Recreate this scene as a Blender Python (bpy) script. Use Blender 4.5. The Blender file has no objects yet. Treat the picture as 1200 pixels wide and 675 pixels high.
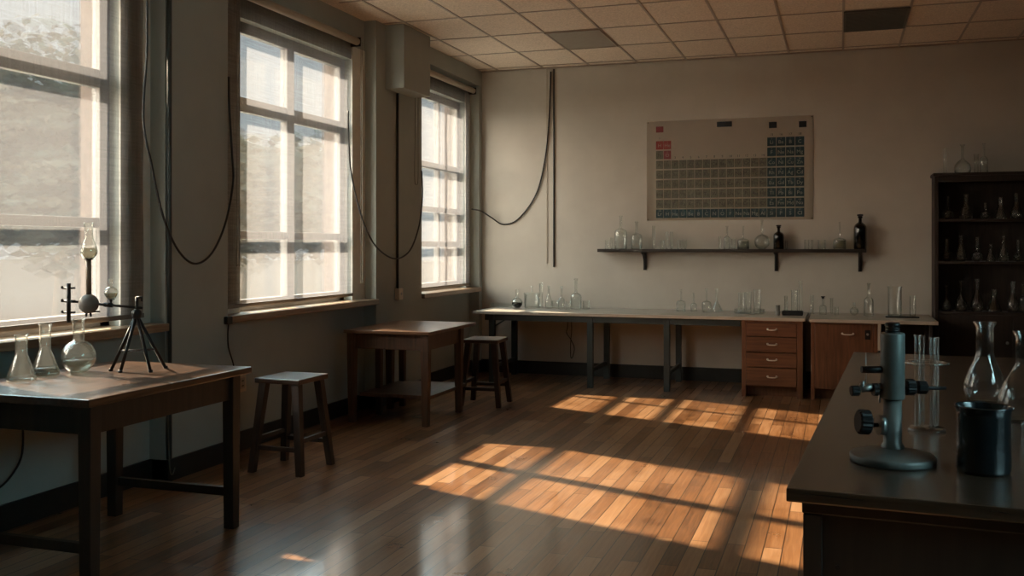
import bpy, bmesh, math, random
from mathutils import Vector, Matrix

random.seed(7)
PI = math.pi
scene = bpy.context.scene
col = scene.collection
YAW = math.radians(18.5)
CA, SA = math.cos(YAW), math.sin(YAW)
F, CX, HZ, EYE = 1149.0, 600.0, 288.0, 1.5


def ray(px, py, X=None, Y=None, Z=None):
    """world point where the photograph's pixel meets the plane X=, Y= or Z="""
    a, b = (px - CX) / F, (HZ - py) / F
    dx, dy, dz = a * CA - SA, a * SA + CA, b
    if X is not None:
        d = X / dx
    elif Y is not None:
        d = Y / dy
    else:
        d = (Z - EYE) / dz
    return Vector((dx * d, dy * d, EYE + dz * d))


def depth(px, Y):
    a = (px - CX) / F
    return Y / (a * SA + CA)


# ------------------------------------------------------------------ materials
def new_mat(name):
    m = bpy.data.materials.new(name)
    m.use_nodes = True
    nt = m.node_tree
    return m, nt, nt.nodes, nt.links, nt.nodes['Principled BSDF']


def plain(name, rgb, rough=0.5, metal=0.0, var=0.12, scale=14.0, bump=0.0, coat=0.0, stretch=None):
    m, nt, N, L, P = new_mat(name)
    tc = N.new('ShaderNodeTexCoord')
    mp = N.new('ShaderNodeMapping')
    L.new(tc.outputs['Object'], mp.inputs['Vector'])
    if stretch:
        mp.inputs['Scale'].default_value = stretch
    nz = N.new('ShaderNodeTexNoise')
    nz.inputs['Scale'].default_value = scale
    nz.inputs['Detail'].default_value = 6
    L.new(mp.outputs['Vector'], nz.inputs['Vector'])
    cr = N.new('ShaderNodeValToRGB')
    cr.color_ramp.elements[0].position = 0.3
    cr.color_ramp.elements[1].position = 0.72
    cr.color_ramp.elements[0].color = [c * (1 - var) for c in rgb] + [1]
    cr.color_ramp.elements[1].color = [min(1, c * (1 + var)) for c in rgb] + [1]
    L.new(nz.outputs['Fac'], cr.inputs['Fac'])
    L.new(cr.outputs['Color'], P.inputs['Base Color'])
    P.inputs['Roughness'].default_value = rough
    P.inputs['Metallic'].default_value = metal
    if coat:
        P.inputs['Coat Weight'].default_value = coat
        P.inputs['Coat Roughness'].default_value = 0.2
    if bump:
        bp = N.new('ShaderNodeBump')
        bp.inputs['Strength'].default_value = bump
        bp.inputs['Distance'].default_value = 0.01
        L.new(nz.outputs['Fac'], bp.inputs['Height'])
        L.new(bp.outputs['Normal'], P.inputs['Normal'])
    return m


def wood(name, dark, light, rough=0.4, axis=0, coat=0.25, scale=3.0):
    """grain that runs along the given object axis"""
    m, nt, N, L, P = new_mat(name)
    tc = N.new('ShaderNodeTexCoord')
    mp = N.new('ShaderNodeMapping')
    s = [14.0, 14.0, 14.0]
    s[axis] = 0.9
    mp.inputs['Scale'].default_value = s
    L.new(tc.outputs['Object'], mp.inputs['Vector'])
    nz = N.new('ShaderNodeTexNoise')
    nz.inputs['Scale'].default_value = scale
    nz.inputs['Detail'].default_value = 8
    nz.inputs['Distortion'].default_value = 0.6
    L.new(mp.outputs['Vector'], nz.inputs['Vector'])
    n2 = N.new('ShaderNodeTexNoise')
    n2.inputs['Scale'].default_value = 2.3
    n2.inputs['Detail'].default_value = 4
    L.new(tc.outputs['Object'], n2.inputs['Vector'])
    mx = N.new('ShaderNodeMath')
    mx.operation = 'MULTIPLY_ADD'
    mx.inputs[1].default_value = 0.6
    L.new(nz.outputs['Fac'], mx.inputs[0])
    m2 = N.new('ShaderNodeMath')
    m2.operation = 'MULTIPLY'
    m2.inputs[1].default_value = 0.4
    L.new(n2.outputs['Fac'], m2.inputs[0])
    L.new(m2.outputs[0], mx.inputs[2])
    cr = N.new('ShaderNodeValToRGB')
    cr.color_ramp.elements[0].position = 0.36
    cr.color_ramp.elements[1].position = 0.62
    cr.color_ramp.elements[0].color = list(dark) + [1]
    cr.color_ramp.elements[1].color = list(light) + [1]
    L.new(mx.outputs[0], cr.inputs['Fac'])
    L.new(cr.outputs['Color'], P.inputs['Base Color'])
    P.inputs['Roughness'].default_value = rough
    P.inputs['Coat Weight'].default_value = coat
    P.inputs['Coat Roughness'].default_value = 0.25
    bp = N.new('ShaderNodeBump')
    bp.inputs['Strength'].default_value = 0.15
    bp.inputs['Distance'].default_value = 0.003
    L.new(nz.outputs['Fac'], bp.inputs['Height'])
    L.new(bp.outputs['Normal'], P.inputs['Normal'])
    return m


def glass_mat(name, tint=(0.95, 0.97, 0.96), edge=(0.5, 0.55, 0.54), rough=0.03, refl=1.0, dust=0.0):
    """thin-walled glassware: clear face-on, darker and more reflective at grazing angles"""
    m = bpy.data.materials.new(name)
    m.use_nodes = True
    N, L = m.node_tree.nodes, m.node_tree.links
    N.clear()
    out = N.new('ShaderNodeOutputMaterial')
    tr = N.new('ShaderNodeBsdfTransparent')
    gl = N.new('ShaderNodeBsdfGlossy')
    gl.inputs['Roughness'].default_value = rough
    gl.inputs['Color'].default_value = (0.95, 0.97, 0.96, 1)
    lw = N.new('ShaderNodeLayerWeight')
    lw.inputs['Blend'].default_value = 0.5
    p4 = N.new('ShaderNodeMath')
    p4.operation = 'POWER'
    p4.inputs[1].default_value = 2.2
    L.new(lw.outputs['Facing'], p4.inputs[0])
    mixc = N.new('ShaderNodeMix')
    mixc.data_type = 'RGBA'
    mixc.inputs[6].default_value = list(tint) + [1]
    mixc.inputs[7].default_value = list(edge) + [1]
    L.new(p4.outputs[0], mixc.inputs[0])
    L.new(mixc.outputs[2], tr.inputs['Color'])
    nz = N.new('ShaderNodeTexNoise')
    nz.inputs['Scale'].default_value = 60
    bp = N.new('ShaderNodeBump')
    bp.inputs['Strength'].default_value = 0.04
    L.new(nz.outputs['Fac'], bp.inputs['Height'])
    L.new(bp.outputs['Normal'], gl.inputs['Normal'])
    mul = N.new('ShaderNodeMath')
    mul.operation = 'MULTIPLY_ADD'
    mul.use_clamp = True
    mul.inputs[1].default_value = 0.75 * refl
    mul.inputs[2].default_value = 0.035 * refl
    L.new(p4.outputs[0], mul.inputs[0])
    mx = N.new('ShaderNodeMixShader')
    L.new(mul.outputs[0], mx.inputs[0])
    L.new(tr.outputs[0], mx.inputs[1])
    L.new(gl.outputs[0], mx.inputs[2])
    dd = N.new('ShaderNodeBsdfTranslucent')
    dd.inputs['Color'].default_value = (0.85, 0.87, 0.86, 1)
    md = N.new('ShaderNodeMixShader')
    md.inputs[0].default_value = dust
    L.new(mx.outputs[0], md.inputs[1])
    L.new(dd.outputs[0], md.inputs[2])
    L.new(md.outputs[0], out.inputs['Surface'])
    return m


def fabric_mat(name, clear=0.5, glow=1.0):
    """open-weave roller blind: gaps let the daylight straight through, threads glow"""
    m = bpy.data.materials.new(name)
    m.use_nodes = True
    N, L = m.node_tree.nodes, m.node_tree.links
    N.clear()
    out = N.new('ShaderNodeOutputMaterial')
    tc = N.new('ShaderNodeTexCoord')

    def streak(sc):
        mp = N.new('ShaderNodeMapping')
        mp.inputs['Scale'].default_value = sc
        L.new(tc.outputs['Object'], mp.inputs['Vector'])
        nz = N.new('ShaderNodeTexNoise')
        nz.inputs['Scale'].default_value = 1.0
        nz.inputs['Detail'].default_value = 4
        L.new(mp.outputs['Vector'], nz.inputs['Vector'])
        return nz.outputs['Fac']
    a = streak((1, 90, 3.0))
    b = streak((1, 3.0, 90))
    ad = N.new('ShaderNodeMath')
    ad.operation = 'ADD'
    L.new(a, ad.inputs[0])
    L.new(b, ad.inputs[1])
    mr = N.new('ShaderNodeMapRange')
    mr.inputs['From Min'].default_value = 0.7
    mr.inputs['From Max'].default_value = 1.3
    mr.inputs['To Min'].default_value = clear * 0.45
    mr.inputs['To Max'].default_value = clear * 1.55
    L.new(ad.outputs[0], mr.inputs['Value'])
    tr = N.new('ShaderNodeBsdfTransparent')
    tr.inputs['Color'].default_value = (0.99, 0.985, 0.98, 1)
    tl = N.new('ShaderNodeBsdfTranslucent')
    tl.inputs['Color'].default_value = [c * glow for c in FAB_T[:3]] + [1]
    df = N.new('ShaderNodeBsdfDiffuse')
    df.inputs['Color'].default_value = (0.30, 0.26, 0.21, 1)
    m1 = N.new('ShaderNodeMixShader')
    m1.inputs[0].default_value = 0.4
    L.new(tl.outputs[0], m1.inputs[1])
    L.new(df.outputs[0], m1.inputs[2])
    rf = N.new('ShaderNodeBsdfRefraction')
    rf.inputs['IOR'].default_value = 1.02
    rf.inputs['Roughness'].default_value = 0.14
    rf.inputs['Color'].default_value = (0.99, 0.985, 0.98, 1)
    m3 = N.new('ShaderNodeMixShader')
    m3.inputs[0].default_value = 0.32
    L.new(m1.outputs[0], m3.inputs[1])
    L.new(rf.outputs[0], m3.inputs[2])
    m2 = N.new('ShaderNodeMixShader')
    L.new(mr.outputs['Result'], m2.inputs[0])
    L.new(m3.outputs[0], m2.inputs[1])
    L.new(tr.outputs[0], m2.inputs[2])
    L.new(m2.outputs[0], out.inputs['Surface'])
    return m


def floor_mat():
    m, nt, N, L, P = new_mat('oak strip floor')
    tc = N.new('ShaderNodeTexCoord')
    mp = N.new('ShaderNodeMapping')
    mp.inputs['Rotation'].default_value = (0, 0, math.radians(90))
    L.new(tc.outputs['Object'], mp.inputs['Vector'])
    br = N.new('ShaderNodeTexBrick')
    br.inputs['Scale'].default_value = 1.0
    br.inputs['Brick Width'].default_value = 1.15
    br.inputs['Row Height'].default_value = 0.09
    br.inputs['Mortar Size'].default_value = 0.0028
    br.inputs['Mortar Smooth'].default_value = 0.2
    br.inputs['Bias'].default_value = 0.0
    br.offset = 0.37
    br.offset_frequency = 2
    br.squash = 1.0
    br.inputs['Color1'].default_value = (0, 0, 0, 1)
    br.inputs['Color2'].default_value = (1, 1, 1, 1)
    br.inputs['Mortar'].default_value = (0, 0, 0, 1)
    L.new(mp.outputs['Vector'], br.inputs['Vector'])
    gm = N.new('ShaderNodeMapping')
    gm.inputs['Scale'].default_value = (26, 1.3, 1)
    L.new(tc.outputs['Object'], gm.inputs['Vector'])
    g = N.new('ShaderNodeTexNoise')
    g.inputs['Scale'].default_value = 2.6
    g.inputs['Detail'].default_value = 9
    g.inputs['Distortion'].default_value = 0.8
    L.new(gm.outputs['Vector'], g.inputs['Vector'])
    w = N.new('ShaderNodeTexNoise')
    w.inputs['Scale'].default_value = 2.2
    w.inputs['Detail'].default_value = 8
    w.inputs['Roughness'].default_value = 0.7
    L.new(tc.outputs['Object'], w.inputs['Vector'])
    # tone = 0.5*plank + 0.3*grain + 0.3*wear
    a = N.new('ShaderNodeMath')
    a.operation = 'MULTIPLY'
    a.inputs[1].default_value = 0.42
    L.new(br.outputs['Color'], a.inputs[0])
    b = N.new('ShaderNodeMath')
    b.operation = 'MULTIPLY_ADD'
    b.inputs[1].default_value = 0.5
    L.new(g.outputs['Fac'], b.inputs[0])
    L.new(a.outputs[0], b.inputs[2])
    c = N.new('ShaderNodeMath')
    c.operation = 'MULTIPLY_ADD'
    c.inputs[1].default_value = 0.45
    L.new(w.outputs['Fac'], c.inputs[0])
    L.new(b.outputs[0], c.inputs[2])
    cr = N.new('ShaderNodeValToRGB')
    e = cr.color_ramp.elements
    e[0].position, e[0].color = 0.36, FLOOR_D
    e[1].position, e[1].color = 0.98, FLOOR_L
    k = e.new(0.66)
    k.color = FLOOR_M
    L.new(c.outputs[0], cr.inputs['Fac'])
    mo = N.new('ShaderNodeMix')
    mo.data_type = 'RGBA'
    mo.inputs[7].default_value = (0.03, 0.015, 0.008, 1)
    L.new(br.outputs['Fac'], mo.inputs[0])
    L.new(cr.outputs['Color'], mo.inputs[6])
    L.new(mo.outputs[2], P.inputs['Base Color'])
    rr = N.new('ShaderNodeMapRange')
    rr.inputs['From Min'].default_value = 0.3
    rr.inputs['From Max'].default_value = 0.7
    rr.inputs['To Min'].default_value = 0.25
    rr.inputs['To Max'].default_value = 0.42
    L.new(w.outputs['Fac'], rr.inputs['Value'])
    L.new(rr.outputs['Result'], P.inputs['Roughness'])
    P.inputs['Specular IOR Level'].default_value = 0.5
    P.inputs['Coat Weight'].default_value = 1.0
    P.inputs['Coat Roughness'].default_value = 0.10
    P.inputs['Coat IOR'].default_value = 1.6
    bp = N.new('ShaderNodeBump')
    bp.inputs['Strength'].default_value = 0.14
    bp.inputs['Distance'].default_value = 0.002
    iv = N.new('ShaderNodeMath')
    iv.operation = 'SUBTRACT'
    L.new(g.outputs['Fac'], iv.inputs[0])
    L.new(br.outputs['Fac'], iv.inputs[1])
    L.new(iv.outputs[0], bp.inputs['Height'])
    L.new(bp.outputs['Normal'], P.inputs['Normal'])
    return m


FAB_T = (0.078, 0.082, 0.094, 1)
FLOOR_D = (0.070, 0.029, 0.012, 1)
FLOOR_M = (0.275, 0.126, 0.050, 1)
FLOOR_L = (0.47, 0.27, 0.14, 1)
SUN = 92.0
SKY = 10.0
COOL_FILL = (0.34, 0.85, 0.92)  # added teal sky glow, out of view, feeding the right-wall opening
WARM_FILL = (5.6, 4.5, 3.5)  # added warm sky glow, out of view, lighting the back wall

M = {}
M['floor'] = floor_mat()
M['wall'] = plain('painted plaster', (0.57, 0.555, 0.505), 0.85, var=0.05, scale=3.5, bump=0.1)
M['wall_side_shade'] = plain('shade-toned plaster of window wall', (0.36, 0.395, 0.375), 0.85, var=0.05, scale=3.5, bump=0.1)  # same plaster, darker and cooler: the wall's shade is in the colour
M['wall_dark'] = plain('bounce-damping dark wall', (0.07, 0.075, 0.07), 0.8, var=0.1, scale=3)  # unseen walls given a dark colour to cut bounced light
M['tile'] = plain('mineral ceiling tile', (0.72, 0.63, 0.53), 0.9, var=0.2, scale=70, bump=0.3)
M['grid'] = plain('painted grid bar', (0.34, 0.29, 0.24), 0.35, var=0.05)
M['base'] = plain('black painted skirting', (0.014, 0.016, 0.016), 0.45, var=0.2)
M['trim'] = plain('painted window wood', (0.66, 0.65, 0.60), 0.5, var=0.06)
M['frame'] = plain('grey painted window frame', (0.16, 0.15, 0.14), 0.5, var=0.08)
M['sill'] = wood('worn window sill', (0.16, 0.10, 0.06), (0.34, 0.25, 0.17), 0.35, axis=1)
M['fabric'] = fabric_mat('open weave blind fabric', 0.26)
M['fabric2'] = fabric_mat('open weave blind fabric denser', 0.20, 0.62)
M['tube'] = plain('blind roller tube', (0.42, 0.37, 0.30), 0.4, var=0.05)
M['cord'] = plain('pale blind cord', (0.16, 0.15, 0.13), 0.7, var=0.1)
M['black'] = plain('black rubber', (0.012, 0.013, 0.014), 0.5, var=0.2)
M['conduit'] = plain('dark painted conduit', (0.035, 0.045, 0.045), 0.45, var=0.15)
M['outlet'] = plain('aged socket plastic', (0.58, 0.50, 0.38), 0.4, var=0.05)
M['pane'] = glass_mat('window pane', (0.93, 0.95, 0.95), (0.75, 0.8, 0.8), 0.01, 0.7)
M['glass'] = glass_mat('laboratory glass', (0.975, 0.985, 0.98), (0.62, 0.66, 0.65), 0.06, 1.0, 0.016)
M['glass_rim'] = glass_mat('thick glass rim', (0.85, 0.87, 0.86), (0.7, 0.72, 0.71), 0.15, 3.0)
M['glass_dark'] = glass_mat('dark bottle glass', (0.03, 0.045, 0.05), (0.01, 0.014, 0.016), 0.05, 0.9)
M['liquid'] = glass_mat('clear liquid', (0.80, 0.82, 0.78), (0.5, 0.5, 0.46), 0.02, 0.6)
M['pale_liquid'] = glass_mat('cloudy liquid', (0.62, 0.60, 0.52), (0.4, 0.4, 0.34), 0.1, 0.5)
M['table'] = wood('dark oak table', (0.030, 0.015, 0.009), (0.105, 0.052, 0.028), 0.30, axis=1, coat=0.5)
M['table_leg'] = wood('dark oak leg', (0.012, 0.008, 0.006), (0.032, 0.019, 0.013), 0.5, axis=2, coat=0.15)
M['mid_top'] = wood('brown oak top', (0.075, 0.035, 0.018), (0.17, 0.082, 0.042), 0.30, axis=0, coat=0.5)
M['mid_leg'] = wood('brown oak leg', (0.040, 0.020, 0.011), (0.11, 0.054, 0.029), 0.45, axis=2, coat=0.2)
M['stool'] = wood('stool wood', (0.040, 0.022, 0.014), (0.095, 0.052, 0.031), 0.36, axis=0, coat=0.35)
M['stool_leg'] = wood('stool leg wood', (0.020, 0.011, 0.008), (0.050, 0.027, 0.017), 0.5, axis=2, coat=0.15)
M['bench_top'] = plain('pale laminate bench top', (0.48, 0.45, 0.40), 0.25, var=0.08, scale=5)
M['bench_leg'] = plain('dark green painted steel', (0.018, 0.030, 0.032), 0.4, var=0.15)
M['cab'] = wood('reddish drawer wood', (0.075, 0.030, 0.015), (0.165, 0.072, 0.035), 0.38, axis=2, coat=0.3)
M['cab_h'] = wood('reddish drawer front', (0.08, 0.032, 0.016), (0.18, 0.078, 0.038), 0.38, axis=0, coat=0.3)
M['chrome'] = plain('worn nickel', (0.75, 0.73, 0.68), 0.38, metal=0.45, var=0.1)
M['shelf'] = plain('black stained shelf', (0.020, 0.018, 0.016), 0.4, var=0.25, stretch=(1, 12, 12))
M['bookcase'] = wood('almost black cabinet wood', (0.010, 0.007, 0.006), (0.026, 0.016, 0.012), 0.6, axis=2, coat=0.0)
M['island'] = wood('dark walnut island top', (0.030, 0.018, 0.011), (0.066, 0.040, 0.025), 0.26, axis=0, coat=0.6)
M['island_body'] = wood('dark walnut island body', (0.010, 0.0075, 0.006), (0.022, 0.016, 0.012), 0.55, axis=2, coat=0.1)
M['iron'] = plain('grey enamelled iron', (0.17, 0.18, 0.17), 0.42, metal=0.35, var=0.12, scale=30)
M['steel'] = plain('dull steel', (0.35, 0.36, 0.35), 0.35, metal=0.9, var=0.12)
M['blackmetal'] = plain('black lacquered metal', (0.012, 0.012, 0.013), 0.42, metal=0.3, var=0.2)
M['ball'] = plain('grey stone ball', (0.17, 0.165, 0.155), 0.5, var=0.15, scale=25)
M['amber_tube'] = plain('brass tinted tube', (0.22, 0.18, 0.14), 0.35, metal=0.3, var=0.1)
M['jar'] = plain('black glazed jar', (0.010, 0.013, 0.015), 0.18, var=0.3, coat=0.5)
M['paper'] = plain('poster paper', (0.84, 0.76, 0.66), 0.8, var=0.03, scale=4)
M['p_red'] = plain('poster red ink', (0.24, 0.035, 0.03), 0.7, var=0.12)
M['p_maroon'] = plain('poster maroon ink', (0.22, 0.05, 0.055), 0.7, var=0.12)
M['p_grey'] = plain('poster grey ink', (0.155, 0.155, 0.12), 0.7, var=0.35, scale=60)
M['p_teal'] = plain('poster teal ink', (0.012, 0.045, 0.058), 0.7, var=0.15)
M['p_navy'] = plain('poster navy ink', (0.008, 0.014, 0.02), 0.7, var=0.1)
M['p_pale'] = plain('poster pale print', (0.42, 0.42, 0.37), 0.7, var=0.05)
M['p_ink'] = plain('poster dark print', (0.025, 0.028, 0.025), 0.7, var=0.05)
M['vent'] = plain('grey vent metal', (0.085, 0.085, 0.075), 0.6, var=0.08)
M['lens'] = plain('grey light diffuser', (0.27, 0.25, 0.21), 0.5, var=0.06)
M['leaf'] = plain('tree leaves', (0.050, 0.047, 0.036), 0.8, var=0.3, scale=3)
M['bark'] = plain('tree bark', (0.10, 0.075, 0.055), 0.9, var=0.3)
M['brick'] = plain('brown brick', (0.085, 0.062, 0.048), 0.9, var=0.25, scale=20)
M['apron'] = plain('pale bounce slab', (0.40, 0.36, 0.31), 0.9, var=0.1, scale=1.5)  # surface of the added sun reflector outside the windows
M['ground'] = plain('pale outdoor paving', (0.026, 0.024, 0.022), 0.9, var=0.15, scale=1.2)


for k in ('ground', 'apron', 'leaf'):
    M[k].node_tree.nodes['Principled BSDF'].inputs['Specular IOR Level'].default_value = 0.0

# ------------------------------------------------------------------ geometry helpers
def bx(bm, x0, x1, y0, y1, z0, z1, bev=0.0):
    vs = [bm.verts.new((x, y, z)) for x in (x0, x1) for y in (y0, y1) for z in (z0, z1)]
    idx = [(0, 1, 3, 2), (4, 6, 7, 5), (0, 4, 5, 1), (2, 3, 7, 6), (0, 2, 6, 4), (1, 5, 7, 3)]
    fs = [bm.faces.new([vs[i] for i in f]) for f in idx]
    if bev:
        es = list({e for f in fs for e in f.edges})
        bmesh.ops.bevel(bm, geom=es, offset=bev, segments=2, affect='EDGES', profile=0.6)


def frustum(bm, c0, s0, c1, s1, bev=0.0):
    """square post from centre c0 (half size s0) up to c1 (half size s1)"""
    a = [bm.verts.new((c0[0] + sx * s0, c0[1] + sy * s0, c0[2])) for sx, sy in ((-1, -1), (1, -1), (1, 1), (-1, 1))]
    b = [bm.verts.new((c1[0] + sx * s1, c1[1] + sy * s1, c1[2])) for sx, sy in ((-1, -1), (1, -1), (1, 1), (-1, 1))]
    fs = [bm.faces.new(a[::-1]), bm.faces.new(b)]
    for i in range(4):
        j = (i + 1) % 4
        fs.append(bm.faces.new((a[i], a[j], b[j], b[i])))
    if bev:
        es = list({e for f in fs for e in f.edges})
        bmesh.ops.bevel(bm, geom=es, offset=bev, segments=2, affect='EDGES', profile=0.6)


def lathe(bm, prof, c=(0, 0, 0), seg=28, axis='z'):
    rings = []
    for r, z in prof:
        if r < 1e-5:
            p = (0, 0, z)
            rings.append([p])
        else:
            rings.append([(r * math.cos(2 * PI * i / seg), r * math.sin(2 * PI * i / seg), z) for i in range(seg)])

    def tr(p):
        x, y, z = p
        if axis == 'x':
            x, y, z = z, x, y
        elif axis == 'y':
            x, y, z = y, z, x
        return (x + c[0], y + c[1], z + c[2])
    V = [[bm.verts.new(tr(p)) for p in r] for r in rings]
    for a, b in zip(V, V[1:]):
        if len(a) == 1 and len(b) == 1:
            continue
        for i in range(seg):
            j = (i + 1) % seg
            if len(a) == 1:
                f = bm.faces.new((a[0], b[j], b[i]))
            elif len(b) == 1:
                f = bm.faces.new((a[i], a[j], b[0]))
            else:
                f = bm.faces.new((a[i], a[j], b[j], b[i]))
            f.smooth = True


def rod(bm, p0, p1, r, seg=12, r1=None):
    p0, p1 = Vector(p0), Vector(p1)
    r1 = r if r1 is None else r1
    d = (p1 - p0)
    q = d.to_track_quat('Z', 'Y').to_matrix()
    A, B = [], []
    for i in range(seg):
        t = 2 * PI * i / seg
        v = Vector((math.cos(t), math.sin(t), 0))
        A.append(bm.verts.new(p0 + q @ (v * r)))
        B.append(bm.verts.new(p1 + q @ (v * r1)))
    bm.faces.new(A[::-1])
    bm.faces.new(B)
    for i in range(seg):
        j = (i + 1) % seg
        f = bm.faces.new((A[i], A[j], B[j], B[i]))
        f.smooth = True


def smooth_path(pts, n=8):
    pts = [Vector(p) for p in pts]
    out = []
    for i in range(len(pts) - 1):
        p0, p1, p2, p3 = pts[max(i - 1, 0)], pts[i], pts[i + 1], pts[min(i + 2, len(pts) - 1)]
        for k in range(n):
            t = k / n
            out.append(0.5 * ((2 * p1) + (-p0 + p2) * t + (2 * p0 - 5 * p1 + 4 * p2 - p3) * t * t + (-p0 + 3 * p1 - 3 * p2 + p3) * t ** 3))
    out.append(pts[-1])
    return out


def tube(bm, pts, r, seg=8, smooth=True):
    P = smooth_path(pts) if smooth else [Vector(p) for p in pts]
    rings = []
    up = Vector((0.31, 0.17, 0.93)).normalized()
    for i, p in enumerate(P):
        t = (P[min(i + 1, len(P) - 1)] - P[max(i - 1, 0)]).normalized()
        a = t.cross(up)
        if a.length < 1e-3:
            a = t.cross(Vector((1, 0, 0)))
        a.normalize()
        b = t.cross(a)
        rings.append([bm.verts.new(p + (a * math.cos(2 * PI * k / seg) + b * math.sin(2 * PI * k / seg)) * r) for k in range(seg)])
    for A, B in zip(rings, rings[1:]):
        for k in range(seg):
            j = (k + 1) % seg
            f = bm.faces.new((A[k], A[j], B[j], B[k]))
            f.smooth = True
    bm.faces.new(rings[0][::-1])
    bm.faces.new(rings[-1])


def obj(name, bm, mat, parent=None, loc=None, rz=0.0):
    bmesh.ops.recalc_face_normals(bm, faces=bm.faces)
    me = bpy.data.meshes.new(name)
    bm.to_mesh(me)
    bm.free()
    for m in (mat if isinstance(mat, (list, tuple)) else [mat]):
        me.materials.append(m)
    o = bpy.data.objects.new(name, me)
    col.objects.link(o)
    if parent:
        o.parent = parent
    if loc is not None:
        o.location = loc
    o.rotation_euler.z = rz
    return o


def tag(o, label, cat, group=None):
    o['label'] = label
    o['category'] = cat
    if group:
        o['group'] = group
    return o


def thing(name, label, cat, loc=(0, 0, 0), rz=0.0, group=None):
    o = bpy.data.objects.new(name, None)
    o.empty_display_size = 0.1
    col.objects.link(o)
    o.location = loc
    o.rotation_euler.z = rz
    return tag(o, label, cat, group)


def struct(name, bm, mat, parent=None):
    o = obj(name, bm, mat, parent)
    if parent is None:
        o['kind'] = 'structure'
    return o


def B():
    return bmesh.new()


def copy_tree(o, parent=None):
    c = o.copy()
    col.objects.link(c)
    if parent:
        c.parent = parent
    for ch in list(o.children):
        copy_tree(ch, c)
    return c


def box_part(name, x0, x1, y0, y1, z0, z1, mat, parent, bev=0.004):
    bm = B()
    bx(bm, x0, x1, y0, y1, z0, z1, bev)
    return obj(name, bm, mat, parent)


# ------------------------------------------------------------------ the room
XP, XB, XO = -4.06, -4.18, -4.46      # pier face, window-bay face, outside face
YB, YF, XR, ZC = 11.0, -1.6, 3.0, 3.58
SILL = 1.01
HEAD = 3.18
BAYS = [                                # bay y0, y1, opening y0, y1, blind y0, y1
    (2.90, 5.20, 3.05, 4.92, 2.98, 5.09),
    (5.87, 8.18, 6.18, 7.92, 5.93, 7.87),
    (9.22, 10.90, 9.30, 10.74, 9.26, 10.81),
]
bm = B()
bx(bm, XP - 0.6, XR + 0.1, YF - 0.1, YB + 0.1, -0.1, 0.0)
struct('floor', bm, M['floor'])

bm = B()
prev = YF - 0.1
for (b0, b1, o0, o1, _, _) in BAYS:
    bx(bm, XO, XP, prev, b0, 0, ZC)                 # pier
    bx(bm, XO, XB, b0, b1, 0, SILL - 0.05)          # under the sill
    bx(bm, XO, XB, b0, b1, HEAD, ZC)                # lintel
    bx(bm, XO, XB, b0, o0, SILL - 0.05, HEAD)
    bx(bm, XO, XB, o1, b1, SILL - 0.05, HEAD)
    prev = b1
bx(bm, XO, XP, prev, YB + 0.1, 0, ZC)
# the wall above the far window is flush with the piers
bx(bm, XB, XP, BAYS[2][0], BAYS[2][1], 3.40, ZC)
struct('wall_left', bm, M['wall_side_shade'])

bm = B()
bx(bm, XO, XR + 0.1, YB, YB + 0.1, 0, ZC)
struct('wall_back', bm, M['wall'])
RY0, RY1, RZ0, RZ1 = 0.6, 2.8, 1.9, 3.0
bm = B()
bx(bm, XR, XR + 0.1, YF, RY0, 0, ZC)
bx(bm, XR, XR + 0.1, RY1, YB, 0, ZC)
bx(bm, XR, XR + 0.1, RY0, RY1, 0, RZ0)
bx(bm, XR, XR + 0.1, RY0, RY1, RZ1, ZC)
struct('wall_right', bm, M['wall_dark'])
w4 = bpy.data.objects.new('window_4', None)  # added opening, out of view, that lets in cool fill light
col.objects.link(w4)
w4['kind'] = 'structure'
ym = (RY0 + RY1) / 2
bm = B()
for (a0, a1, c0, c1) in ((RY0, RY1, RZ0, RZ0 + 0.07), (RY0, RY1, RZ1 - 0.07, RZ1), (RY0, RY0 + 0.07, RZ0, RZ1), (RY1 - 0.07, RY1, RZ0, RZ1), (ym - 0.04, ym + 0.04, RZ0, RZ1)):
    bx(bm, XR + 0.02, XR + 0.08, a0, a1, c0, c1, 0.004)
obj('window_frame', bm, M['frame'], w4)
for (a0, a1) in ((RY0 + 0.07, ym - 0.04), (ym + 0.04, RY1 - 0.07)):
    bm = B()
    bx(bm, XR + 0.045, XR + 0.05, a0, a1, RZ0 + 0.07, RZ1 - 0.07)
    obj('pane', bm, M['pane'], w4)
bm = B()
bx(bm, XP, XR, YF - 0.1, YF, 0, ZC)
struct('wall_front', bm, M['wall_dark'])

# ceiling: tiles .553 x .84 in a hung grid
bm = B()
bx(bm, XO, XR + 0.1, YF - 0.1, YB + 0.1, ZC, ZC + 0.1)
ceil = struct('ceiling', bm, M['tile'])
bm = B()
GX = [0.03 + 0.553 * k for k in range(-8, 6)]
GY = [10.0 - 0.84 * k for k in range(-1, 14)]
for x in GX:
    if XP < x < XR:
        bx(bm, x - 0.011, x + 0.011, YF, YB, ZC - 0.006, ZC + 0.002)
for y in GY:
    if YF < y < YB:
        bx(bm, XP, XR, y - 0.011, y + 0.011, ZC - 0.005, ZC + 0.002)
bx(bm, XP, XR, YB - 0.03, YB, ZC - 0.012, ZC + 0.002)
struct('ceiling_grid', bm, M['grid'], ceil)

# skirting
bm = B()
prev = YF
for (b0, b1, *_r) in BAYS:
    bx(bm, XP, XP + 0.022, prev, b0 + 0.0, 0, 0.14, 0.004)
    bx(bm, XB, XB + 0.022, b0, b1, 0, 0.14, 0.004)
    bx(bm, XB, XP + 0.022, b0 - 0.022, b0, 0, 0.14)
    bx(bm, XB, XP + 0.022, b1, b1 + 0.022, 0, 0.14)
    prev = b1
bx(bm, XP, XP + 0.022, prev, YB, 0, 0.14, 0.004)
struct('baseboard_left', bm, M['base'])
bm = B()
bx(bm, XP, XR, YB - 0.022, YB, 0, 0.15, 0.004)
struct('baseboard_back', bm, M['base'])
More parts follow.
